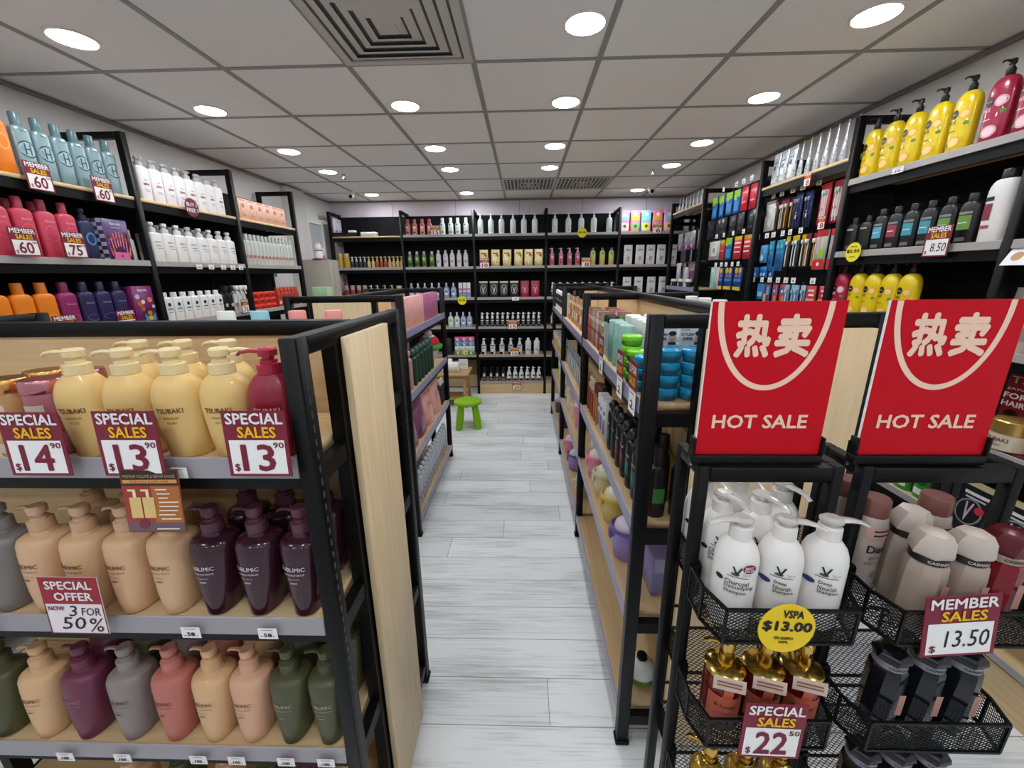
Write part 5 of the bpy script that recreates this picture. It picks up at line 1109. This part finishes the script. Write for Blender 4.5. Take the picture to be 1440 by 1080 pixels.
C1, C2, C3 = 'upper pegs, far pegboard', 'middle pegs, far pegboard', 'lower pegs, far pegboard'
gb = hp(.1, .19, '#2460a8', [('r', -.5, .5, .0, .3, '#8ac02c'), ('r', -.5, 0, .3, .36, '#8ac02c'), ('r', -.3, .4, .5, .9, '#3a86c8')], None, None)
hang(gb, [4.24, 4.13, 3.96, 3.85], 2.30, 'blue and green packet', C1)
hang(hp(.1, .19, '#c02a3c', [('r', -.3, .3, .2, .3, '#e88a94'), ('r', -.3, .3, .6, .66, '#e4b0b4')]), [3.70, 3.59], 2.30, 'red packet', C1)
hang(hp(.12, .17, '#23252c', [('d', 0, .4, .2, '#3a3d46'), ('r', -.3, .3, .7, .8, '#34363f')]), [4.28, 4.16, 4.03, 3.88, 3.72, 3.57], 2.10, 'dark packet', 'dim row below, far pegboard')
hang(hp(.2, .17, '#b5b6b2', [('r', -.3, .3, .2, .8, '#cfd0cc'), ('d', 0, .5, .12, '#8c8e8a')]), [4.15], 1.90, 'wide grey packet', C2)
hang(hp(.08, .18, '#c23a34', [('r', -.3, .3, .5, .55, '#e8b4ac')], '#d8b42c'), [3.985], 1.90, 'red packet with yellow header', C2)
hang(gb, [3.87], 1.91, 'blue and green packet', C2)
hang(hp(.11, .19, '#c8323c', [('r', -.4, .4, .25, .32, '#f0e2e0'), ('r', -.4, .4, .45, .5, '#f0e2e0'), ('r', -.4, .4, .65, .7, '#f0e2e0')], '#d8b42c'), [3.71, 3.58], 1.91, 'red and white striped packet', C2)
hang(hp(.09, .21, '#9cd0bc', [('r', -.35, .35, .5, .95, '#86c0aa'), ('r', -.2, .2, .1, .2, '#d8ece4')]), [4.12], 1.66, 'mint green packet', C3)
hang(hp(.07, .2, '#d8c4cc', [('d', 0, .5, .25, '#e8a0b4')]), [4.03], 1.66, 'pale pink packet', C3)
hang(hp(.07, .19, '#1f4a94', [('d', 0, .12, .36, '#e0c02c'), ('d', .1, .36, .2, '#d87a5a'), ('r', -.4, .4, .5, .6, '#5a86c8'), ('r', -.5, .5, .84, 1, '#d8b82c')]), [3.95, 3.865, 3.78, 3.695, 3.61], 1.65, 'blue and yellow packet', C3, 'blue and yellow packets')
for z, ys, wd in ((2.322, (4.05, 3.82, 3.70, 3.58), 'upper'), (1.922, (4.08, 3.94, 3.77, 3.60), 'middle'), (1.664, (4.03, 3.92, 3.83, 3.72, 3.62), 'lower')):
    for i, y in enumerate(ys):
        place('hanging_tag', htag, (1.826, y, z), -R90+random.uniform(-.1, .1), f'{ORD[i]} white price tag from the left, {wd} pegs, far pegboard', 'price tag', 'peg price tags')
D1, D2 = 'upper pegs, end right-wall bay', 'lower pegs, end right-wall bay'
row('pouch', pouch(.085, .15, .03, foil('#c2c8cc', '#5d666c', '#eef0f2', .3, .35), [('r', -.03, .03, .02, .06, M('#d4dade', .4))]), Rr([5.15, 5.05, 4.95, 4.85, 4.75, 4.65, 4.55, 4.46], 2.29), -R90-.3, 'silver-grey pouch', f'top shelf, {E5}', 'pouch', 'silver-grey pouches')
pad = hp(.14, .19, '#8c8690', [('d', -.1, .4, .2, '#b9b4bc'), ('r', -.5, .5, .75, 1, '#5a3a5c'), ('d', .05, .8, .16, '#e09ac0')])
hang(pad, [5.06, 4.90, 4.72, 4.53], 2.05, 'grey and purple pad packet', D1)
pad2 = hp(.09, .18, '#5d4466', [('d', -.1, .4, .22, '#c0a8c4'), ('r', -.4, .4, .6, .9, '#7a3f74'), ('r', .2, .45, .1, .5, '#d8c04a')])
hang(pad2, [4.86, 4.74, 4.62, 4.50], 1.72, 'purple pad packet', D2)
hang(hp(.11, .18, '#c4c8d2', [('d', 0, .5, .3, '#e2e6ec')]), [5.03], 1.72, 'white rabbit-eared packet', D2)
row('cosmetic_jar', jar(.04, .09, .03, M('#1c1d20', .4), M('#e2e2e0', .4), dec=[('d', 0, .03, .02, M('#e0e0de', .4))]), Rr([5.10, 4.88, 4.66], 1.45), -R90, 'black and white jar', f'peg bay shelf, {E5}', 'jar')
place('hair_bottle', bottle(.06, .06, .19, '#b9bdbc', .018, .03, 2.4, 'cap', '#c9cccb', .03), (XB, 4.75, 1.4505), -R90, 'tall grey bottle between the black and white jars, end right-wall bay', 'bottle')
# near end of the right wall: display carton, jar, pouches
Z_ = 'nearest right-wall bay'
def tsub_display():
    f = lambda e: (lambda u, v: (u, -e, v))
    b = MB().box(-.13, .13, 0, .004, 0, .29, M('#7a1826', .4)); G = M('#d9c08a', .4)
    t = MB()
    t.text('TSUBAKI', -.12, .1, .245, .272, G, f(.001), .01); t.text("JAPAN'S BEST", -.125, .06, .215, .227, M('#e8d8d0', .5), f(.001)); t.text('FOR SALON', -.13, .09, .183, .206, M('#e8d8d0', .5), f(.001), .02); t.text('HAIR AT HOME', -.13, .11, .152, .174, M('#e8d8d0', .5), f(.001), .02)
    d = MB()
    for x in (-.09, -.02, .05): d.disc(x, .115, .027, GOLD, f(.0012), 24)
    s = MB().box(-.13, .13, -.1, -.001, 0, .012, M('#6e2430', .4))
    return Spec(('header_board', b), ('lettering', t), ('gold_medal', d), ('tray', s))
place('display_stand_carton', tsub_display(), (1.905, 1.45, .9455), -R90, 'dark red display stand with gold lettering on the nearest right-wall shelf', 'display stand')
place('cosmetic_jar', jar(.062, .115, .05, M('#d8c9b4', .3), M('#c9a45a', .25, .7), dec=[('t', 'TSUBAKI', -.035, .035, .035, .05, M('#6a4a2c', .5), .01), ('t', 'Premium', -.03, .02, .018, .03, M('#6a4a2c', .5), 0, .3)]), (1.84, 1.46, .958), -R90, 'pearl jar with a gold lid in the dark red display stand', 'jar')
place('cosmetic_jar', jar(.062, .115, .05, M('#d8c9b4', .3), M('#c9a45a', .25, .7), dec=[('t', 'TSUBAKI', -.035, .035, .035, .05, M('#6a4a2c', .5), .01)]), (1.84, 1.325, .958), -R90, 'second pearl jar with gold lid, nearer the shelf end', 'jar')
place('pouch', pouch(.12, .24, .06, M('#b9b0a4', .2, .2), [('r', -.04, .04, .05, .1, M('#8a7f70', .4))]), (1.84, 1.53, 1.3105), -R90, 'clear beige pouch on the shelf above the dark red display', 'pouch')
bp2 = pouch(.13, .225, .06, '#232326', [('d', 0, .1, .05, .055, M('#8d8d90', .4)), ('d', 0, .1, .044, .049, M('#1b1b1e', .4)), ('t', 'V', -.018, .012, .06, .14, M('#c9b8d0', .4), .02), ('d', .035, .12, .016, M('#c2263c', .5)), ('r', -.04, .05, .17, .182, M('#dcdcdc', .5)), ('r', -.03, .045, .155, .162, M('#bcbcbc', .5))], True)
row('pouch', bp2, Rr([1.50, 1.345], .56), -R90, 'cream-topped black pouch', f'lower shelf, {Z_}', 'pouch')
gn = bottle(.085, .06, .16, '#2f9a34', .02, .03, 2.6, 'cap', '#3bb040', .04, [('d', 0, .09, .025, M('#1f5a20', .5)), ('r', -.03, .03, .02, .05, M('#e4ece0', .5))])
row('hair_bottle', gn, Rr([1.80, 1.70], .6), -R90, 'bright green bottle', 'lower shelf behind the mesh stands', 'bottle')
row('hair_bottle', gn, Rr([2.0, 1.9], .6), -R90, 'bright green bottle', 'lower shelf, near right-wall bay', 'bottle')

# ------------------------------------------------------------------ two wire mesh stands
def lattice(mb, o, a, b, m, pitch=.0062, wd=.001, k=.62):
    """diamond wire mesh over the parallelogram o, o+a, o+b"""
    o, a, b = Vector(o), Vector(a), Vector(b)
    la, lb = a.length, b.length; ua, ub = a/la, b/lb
    for sg in (1, -1):
        n = int((la + lb/k)/pitch) + 2
        for i in range(-1, n):
            # line: s = c + sg*t/k
            c = i*pitch - (0 if sg < 0 else lb/k)
            t0, t1 = 0.0, lb
            s0, s1 = c + sg*t0/k, c + sg*t1/k
            if sg > 0:
                if s1 <= 0 or s0 >= la: continue
                if s0 < 0: t0 = -c*k; s0 = 0
                if s1 > la: t1 = (la-c)*k; s1 = la
            else:
                if s0 <= 0 or s1 >= la: continue
                if s0 > la: t0 = (c-la)*k; s0 = la
                if s1 < 0: t1 = c*k; s1 = 0
            if t1 - t0 < 1e-4: continue
            p, q = o + ua*s0 + ub*t0, o + ua*s1 + ub*t1
            mb.bar(p, q, wd, wd, m, ua.cross(ub))
WIRE = M('#0b0b0d', .5, spec=.3)
def basket(w, d=.235, h=.06):
    """front edge at y=0, floor z=0; clipped front corners"""
    c = .045; i = .022
    o = .016; e = .092
    P = [(-w/2, 0), (w/2, 0), (w/2+o, c), (w/2+o, e), (w/2, e+.003), (w/2, d), (-w/2, d), (-w/2, e+.003), (-w/2-o, e), (-w/2-o, c)]
    ms = MB()
    for q, q2 in ((0, 1), (1, 2), (2, 3), (4, 5), (6, 7), (8, 9), (9, 0)):
        lattice(ms, (*P[q], 0), (P[q2][0]-P[q][0], P[q2][1]-P[q][1], 0), (0, 0, h), WIRE, .0095)
    lattice(ms, (-w/2, e, 0), (w, 0, 0), (0, d-e, 0), WIRE, .012); lattice(ms, (-w/2-o, c, 0), (w+2*o, 0, 0), (0, e-c, 0), WIRE, .012); lattice(ms, (-w/2, 0, 0), (w, 0, 0), (0, c, 0), WIRE, .012)
    rm = MB()
    for z in (0, h):
        for a, b_ in zip(P, P[1:]+P[:1]): rm.bar((*a, z), (*b_, z), .0045, .0045, BLACK)
    for a in P: rm.bar((*a, 0), (*a, h), .004, .004, BLACK, (1, 0, 0))
    rm.bar((-w/2, d*.55, 0), (w/2, d*.55, 0), .005, .003, BLACK)
    return ms, rm
def stand(x0, x1, label, yf=.60, yr=.70, ht=1.315):
    root = link('mesh_stand', None); root.location = ((x0+x1)/2, 0, 0); w = x1-x0
    tag(root, label, 'display stand')
    for s in (-1, 1):
        f = MB(); xx = s*(w/2-.009)
        for y in (yf+.01, yr-.01): f.box(xx-.009, xx+.009, y-.010, y+.010, 0, ht, BLACK, .002)
        f.box(xx-.009, xx+.009, yf+.02, yr-.02, ht-.02, ht, BLACK, .001); f.box(xx-.009, xx+.009, yf+.02, yr-.02, .06, .08, BLACK, .001)
        fo = link('side_frame', f.mesh('side_frame'), root)
        sc = MB().loft([(0, .0045, .0045), (.0015, .004, .004)], CHROME, 12).xf(Matrix.Translation((xx+s*.009, yf+.035, ht-.01)) @ Matrix.Rotation(s*PI/2, 4, 'Y'))
        link('screw', sc.mesh('screw'), fo)
    b = MB(); b.box(-w/2+.018, w/2-.018, yf+.0, yf+.022, ht-.028, ht-.002, BLACK, .002); link('top_bar', b.mesh('top_bar'), root)
    b = MB(); b.box(-w/2+.018, w/2-.018, yr-.02, yr, .06, .08, BLACK, .002); link('bottom_bar', b.mesh('bottom_bar'), root)
    ms, rm = basket(w-.038)
    m1, m2 = ms.mesh('mesh_panel'), rm.mesh('basket_rim')
    for z in (1.07, .85, .63):
        r_ = link('basket_rim', m2, root); r_.location = (0, .50, z); link('mesh_panel', m1, r_)
    return root
stand(.285, .517, 'black wire mesh stand with white pump bottles, left one of two in front')
stand(.545, .80, 'black wire mesh stand with cream and dark bottles, right one of two in front')
def hotsale():
    w, h = .197, .245
    f = lambda e: (lambda u, v: (u, -e, v))
    b = MB().box(-w/2, w/2, 0, .003, 0, h, REDSIGN)
    e = MB().box(-w/2-.0012, -w/2, -.0004, .003, .02, h, WHITE)
    t = MB()
    n = 40; ro, ri = (.43*w, .555*h), (.385*w, .52*h)
    vs, fs = [], []
    for i in range(n+1):
        a = PI + PI*i/n
        vs += [(-.005+ro[0]*math.cos(a), -.0006, h-.0005+ro[1]*math.sin(a)), (-.005+ri[0]*math.cos(a), -.0006, h-.0005+ri[1]*math.sin(a))]
    for i in range(n): fs.append((2*i, 2*i+1, 2*i+3, 2*i+2))
    t.add(vs, fs, PEACH)
    c = MB(); c.text('热', -.30*w, -.03*w, h*.655, h*.925, PEACH, f(.0008), .035); c.text('卖', .0*w, .27*w, h*.655, h*.925, PEACH, f(.0008), .035)
    l = MB(); l.text('HOT SALE', -.395*w, .36*w, h*.185, h*.28, PEACH, f(.0008), .02)
    hd = MB(); hd.box(-w/2-.006, w/2+.004, -.006, .012, -.016, .0, BLACK, .001); hd.box(-w/2-.006, -w/2-.0015, -.006, .010, 0, .03, BLACK, .001); hd.box(w/2+.0005, w/2+.005, -.006, .010, 0, .03, BLACK, .001)
    hd.box(-w/2-.006, w/2+.004, .0035, .012, 0, .02, BLACK)
    return Spec(('panel', b), ('edge_strip', e), ('arc_stripe', t), ('character_lettering', c), ('lettering', l), ('holder', hd))
hs = hotsale()
place('sale_sign', hs, (.378, .612, 1.332), 0, 'red hot sale sign in a black holder on the left wire mesh stand', 'sale sign')
place('sale_sign', hs, (.635, .612, 1.332), 0, 'red hot sale sign in a black holder on the right wire mesh stand', 'sale sign')
# white clear-pump bottles
def vspa(kind, best=False, ang=PI):
    s = [(0, .029, .027), (.004, .031, .030), (.06, .0315, .0305), (.135, .0315, .0305), (.148, .030, .029), (.160, .0265, .025), (.171, .0195, .019), (.176, .0165, .0165)]
    K_ = M('#1c1c22', .5); G = M('#2f6a3a', .5)
    d = [('t', 'V', -.006, .008, .119, .136, K_, .01), ('d', -.001, .121, .006, .003, G), ('t', 'Spa', .009, .020, .119, .125, M('#9a9a9a', .5)), ('r', -.012, .018, .115, .1163, K_)]
    if kind == 'c': d += [('d', -.021, .105, .005, K_), ('t', 'Charcoal', -.014, .019, .100, .109, K_, .006), ('t', 'Detoxifying', -.014, .025, .090, .099, K_, .006), ('t', 'Shampoo', -.014, .017, .080, .089, K_, .006)]
    else: d += [('d', -.018, .102, .008, .0055, M('#23346e', .5)), ('t', 'Deep', -.006, .011, .100, .108, K_, .006), ('t', 'Nourish', -.006, .018, .091, .099, K_, .006), ('t', 'Shampoo', -.006, .021, .082, .090, K_, .006)]
    if best: d += [('d', .017, .135, .0085, MAROON), ('t', 'BEST', .0115, .0225, .1355, .1395, WHITE, .01), ('t', 'SELLER', .0105, .0235, .1305, .1345, WHITE, .01)]
    PT = M('#e2ddd8', .2, 0, .35)
    b = MB().loft(s, M('#ebe7e3', .4), 24, 2.1); deco(b, d, surf(s, 2.1))
    c = MB().loft([(.175, .0165, .0165), (.199, .0160, .0160), (.2, .014, .014)], M('#e6e1dc', .35), 18)
    h = MB().loft([(.2, .009, .009), (.206, .0095, .0095), (.208, .016, .012), (.213, .0165, .0125), (.218, .011, .009)], PT, 16)
    ca, sa = math.cos(ang), math.sin(ang)
    h.tube([(.008*ca, .008*sa, .212), (.026*ca, .026*sa, .213), (.038*ca, .038*sa, .211), (.05*ca, .05*sa, .204)], .0085, PT, 10, .0042, .55)
    for q in (b, c, h): q.xf(Matrix.Scale(.86, 4, (0, 0, 1)))
    return Spec(('body', b), ('collar', c), ('pump', h))
vb = 1.0725
vc, vcb, vd, vd2, vm = vspa('c'), vspa('c', True, PI*1.16), vspa('d', False, .1), vspa('d', False, .35), vspa('c', False, -.75)
place('pump_bottle', vcb, (.334, .548, vb), -.45, 'white pump bottle with a round red best seller sticker, front of left mesh stand', 'shampoo bottle', 'white pump bottles on the mesh stand')
place('pump_bottle', vd, (.401, .548, vb), -.5, 'white pump bottle in the middle of the front row, left mesh stand', 'shampoo bottle', 'white pump bottles on the mesh stand')
place('pump_bottle', vd2, (.468, .548, vb), -.5, 'white pump bottle at the right of the front row, left mesh stand', 'shampoo bottle', 'white pump bottles on the mesh stand')
row('pump_bottle', vm, [(.341, .621, vb), (.4045, .619, vb), (.462, .655, vb)], -.45, 'white pump bottle in the middle row', 'left mesh stand', 'shampoo bottle', 'white pump bottles on the mesh stand')
row('pump_bottle', vm, [(.341, .69, vb), (.4045, .69, vb)], -.45, 'white pump bottle in the rear row', 'left mesh stand', 'shampoo bottle', 'white pump bottles on the mesh stand')
place('sale_sign', round_sign(.042, [('VSPA', -.25, .5, .45, .78, .03), ('$13.00', -.88, .88, -.15, .32, .035), ('VSPA SHAMPOO', -.4, .3, -.45, -.33, .02), ('500ML', -.2, .15, -.6, -.5, .02)], M('#f0cc10', .5), INK), (.392, .494, 1.103), 0, 'round yellow price sign on the front basket of the left mesh stand', 'price sign', rot=(-.05, .06, 0))
# amber honey jars
def honey(tagr=True):
    s = [(0, .029, .029), (.004, .033, .033), (.09, .034, .034), (.128, .033, .033), (.138, .029, .029)]
    b = MB().loft(s, M('#6e1c12', .12, 0, .25), 24)
    deco(b, [('r', -.027, .027, .03, .098, M('#b5583f', .5)), ('t', '& honey', -.018, .018, .068, .08, M('#5a1f14', .5), .01), ('r', -.012, .012, .055, .0565, M('#5a1f14', .5))], surf(s, 2))
    l = MB().loft([(.137, .030, .030), (.139, .0342, .0342), (.145, .0342, .0342), (.150, .029, .029), (.154, .014, .014)], GOLD, 24)
    p = MB().loft([(.153, .0125, .0125), (.18, .0125, .0125), (.181, .009, .009), (.19, .009, .009), (.192, .0125, .0125), (.208, .0125, .0125), (.212, .009, .009)], GOLD, 16)
    p.tube([(-.004, 0, .204), (-.028, -.002, .208), (-.04, -.003, .203)], .006, GOLD, 8, .004, .7)
    t = MB()
    f = lambda u, v: (u, -.0365-.004*math.sin(v*60), v)
    t.rect(-.026, .026, .128, .157, M('#c9b4a4', .5), f, 4, 3); t.rect(-.007, .009, .1, .128, M('#c2583a', .5), f, 2, 3)
    for k in range(2): t.rect(-.02, .02, (.146-.007*k), (.149-.007*k), M('#8a4a3c', .5), lambda u, v: (u, -.0375-.004*math.sin(v*60), v))
    for q in (b, l, p, t): q.xf(Matrix.Diagonal((.94, .94, .79, 1)))
    return Spec(('body', b), ('lid', l), ('pump', p), ('neck_tag', t))
hy = honey()
row('pump_bottle', hy, [(.345, .55, .8525), (.41, .55, .8525), (.475, .55, .8525)], -.25, 'amber honey jar with a gold pump', 'second basket, left mesh stand', 'shampoo bottle', 'amber jars')
hg = bottle(.063, .063, .09, M('#c9a04a', .2, .6), .014, .016, 2, 'pump', GOLD, .055, nl=.036, ang=PI*.8)
row('pump_bottle', hg, [(.345, .55, .6325), (.41, .55, .6325), (.475, .55, .6325)], 0, 'golden pump jar', 'lowest basket, left mesh stand', 'shampoo bottle')
place('price_sign', sign(.1, .108, 'SPECIAL', 'SALES', '22', '50'), (.402, .490, .842), 0, 'maroon special sales card priced 22.50 on the left mesh stand', 'price sign', rot=(-.06, .035, 0))
# faceted bottles
def facet(col, band, bandt, cap, rough=.2, tr_=.2, up=0, ch=.04):
    m = M(col, rough, 0, tr_)
    s = [(0, .026, .026), (.004, .029, .029), (.05, .031, .031), (.10+up, .0315, .0315), (.122+up, .03, .03), (.128+up, .026, .026)]
    b = MB().loft(s, m, 8, 2, smooth=False, tw=1.2)
    g = MB().loft([(.128, .0275, .0275), (.14, .0275, .0275)], M(band, .4), 24)
    g.text('CASMARA', -.016, .016, .1315, .1365, M(bandt, .4), lambda u, v: (u, -math.sqrt(max(.0276**2-u*u, 1e-8))-.0006, v), .02)
    g.xf(Matrix.Translation((0, 0, up)))
    c = MB().loft([(.14+up, .030, .030), (.144+up, .032, .032), (.14+up+ch*.62, .03, .03), (.14+up+ch*.9, .023, .023), (.14+up+ch, .012, .012)], M(cap, rough+.1), 6, 2, smooth=False, tw=9)
    st = MB().rect(.012, .024, .05, .095, M('#b98a7c', .5), lambda u, v: (u, -.031+u*.18, v), 3, 3)
    for q in (b, g, c, st): q.xf(Matrix.Diagonal((.84, .84, .95, 1)))
    return Spec(('body', b), ('neck_band', g), ('cap', c), ('side_sticker', st))
fcm, frd, fdk = facet('#b8a596', '#1e1a1a', '#cfc6ba', '#c9bbb0', .3, .15), facet('#8a0f22', '#a89484', '#3a2a2a', '#5c0c18', .2, .2), facet('#15171f', '#8d8892', '#2a2830', '#101116', .12, .15, .012, .018)
place('hair_bottle', fcm, (.617, .54, vb), -.2, 'cream faceted bottle with a twisted cap, left one in the right mesh stand', 'bottle', 'faceted bottles')
place('hair_bottle', fcm, (.675, .54, vb), -.2, 'cream faceted bottle with a twisted cap, between another cream one and the red', 'bottle', 'faceted bottles')
place('hair_bottle', frd, (.733, .545, vb), -.2, 'dark red faceted bottle with a twisted cap, right mesh stand', 'bottle')
place('hair_bottle', fcm, (.642, .602, vb), 0, 'cream faceted bottle in the second row of the right mesh stand', 'bottle')
dia = bottle(.05, .045, .15, '#b5a79f', .02, .03, 2.3, 'cap', '#7a4a44', .03, [('t', 'Diane', -.019, .017, .085, .1, INK, .012), ('t', 'EXTRA', -.014, .011, .072, .078, M('#6a5d58', .5)), ('t', 'SOFT & SHINE', -.018, .016, .062, .068, M('#6a5d58', .5)), ('d', 0, .042, .007, M('#8d8078', .5)), ('r', -.023, .023, .112, .134, M('#c49a8e', .5)), ('r', -.016, .016, .126, .129, INK), ('r', -.016, .016, .118, .121, INK)], capw=.022)
row('hair_bottle', dia, [(.592, .618, vb), (.596, .682, vb)], .3, 'brown-capped bottle with pink neck card', 'right mesh stand', 'bottle')
place('hair_bottle', dia, (.70, .625, vb), 0, 'pale bottle with a brown cap behind the red faceted bottle', 'bottle')
row('hair_bottle', fdk, [(.612, .545, .8525), (.672, .545, .8525), (.732, .545, .8525)], -.2, 'black faceted bottle', 'second basket, right mesh stand', 'bottle', 'black faceted bottles')
row('hair_bottle', fdk, [(.612, .545, .6325), (.672, .545, .6325), (.732, .545, .6325)], -.2, 'black faceted bottle', 'lowest basket, right mesh stand', 'bottle', 'black faceted bottles')
place('price_sign', sign(.104, .104, 'MEMBER', 'SALES', '13.50', None, True), (.645, .490, 1.062), 0, 'maroon member sales card with handwritten 13.50 on the right mesh stand', 'price sign', rot=(-.05, -.1, 0))

# ------------------------------------------------------------------ view
w = bpy.data.worlds.new('world'); SC.world = w; w.use_nodes = True
w.node_tree.nodes['Background'].inputs[0].default_value = (.9, .95, 1, 1); w.node_tree.nodes['Background'].inputs[1].default_value = .42
SC.view_settings.view_transform = 'Standard'; SC.view_settings.look = 'None'
SC.view_settings.gamma = 1; SC.view_settings.use_curve_mapping = False
SC.view_settings.exposure = .24
SC.cycles.max_bounces = 8; SC.cycles.diffuse_bounces = 4; SC.cycles.glossy_bounces = 3
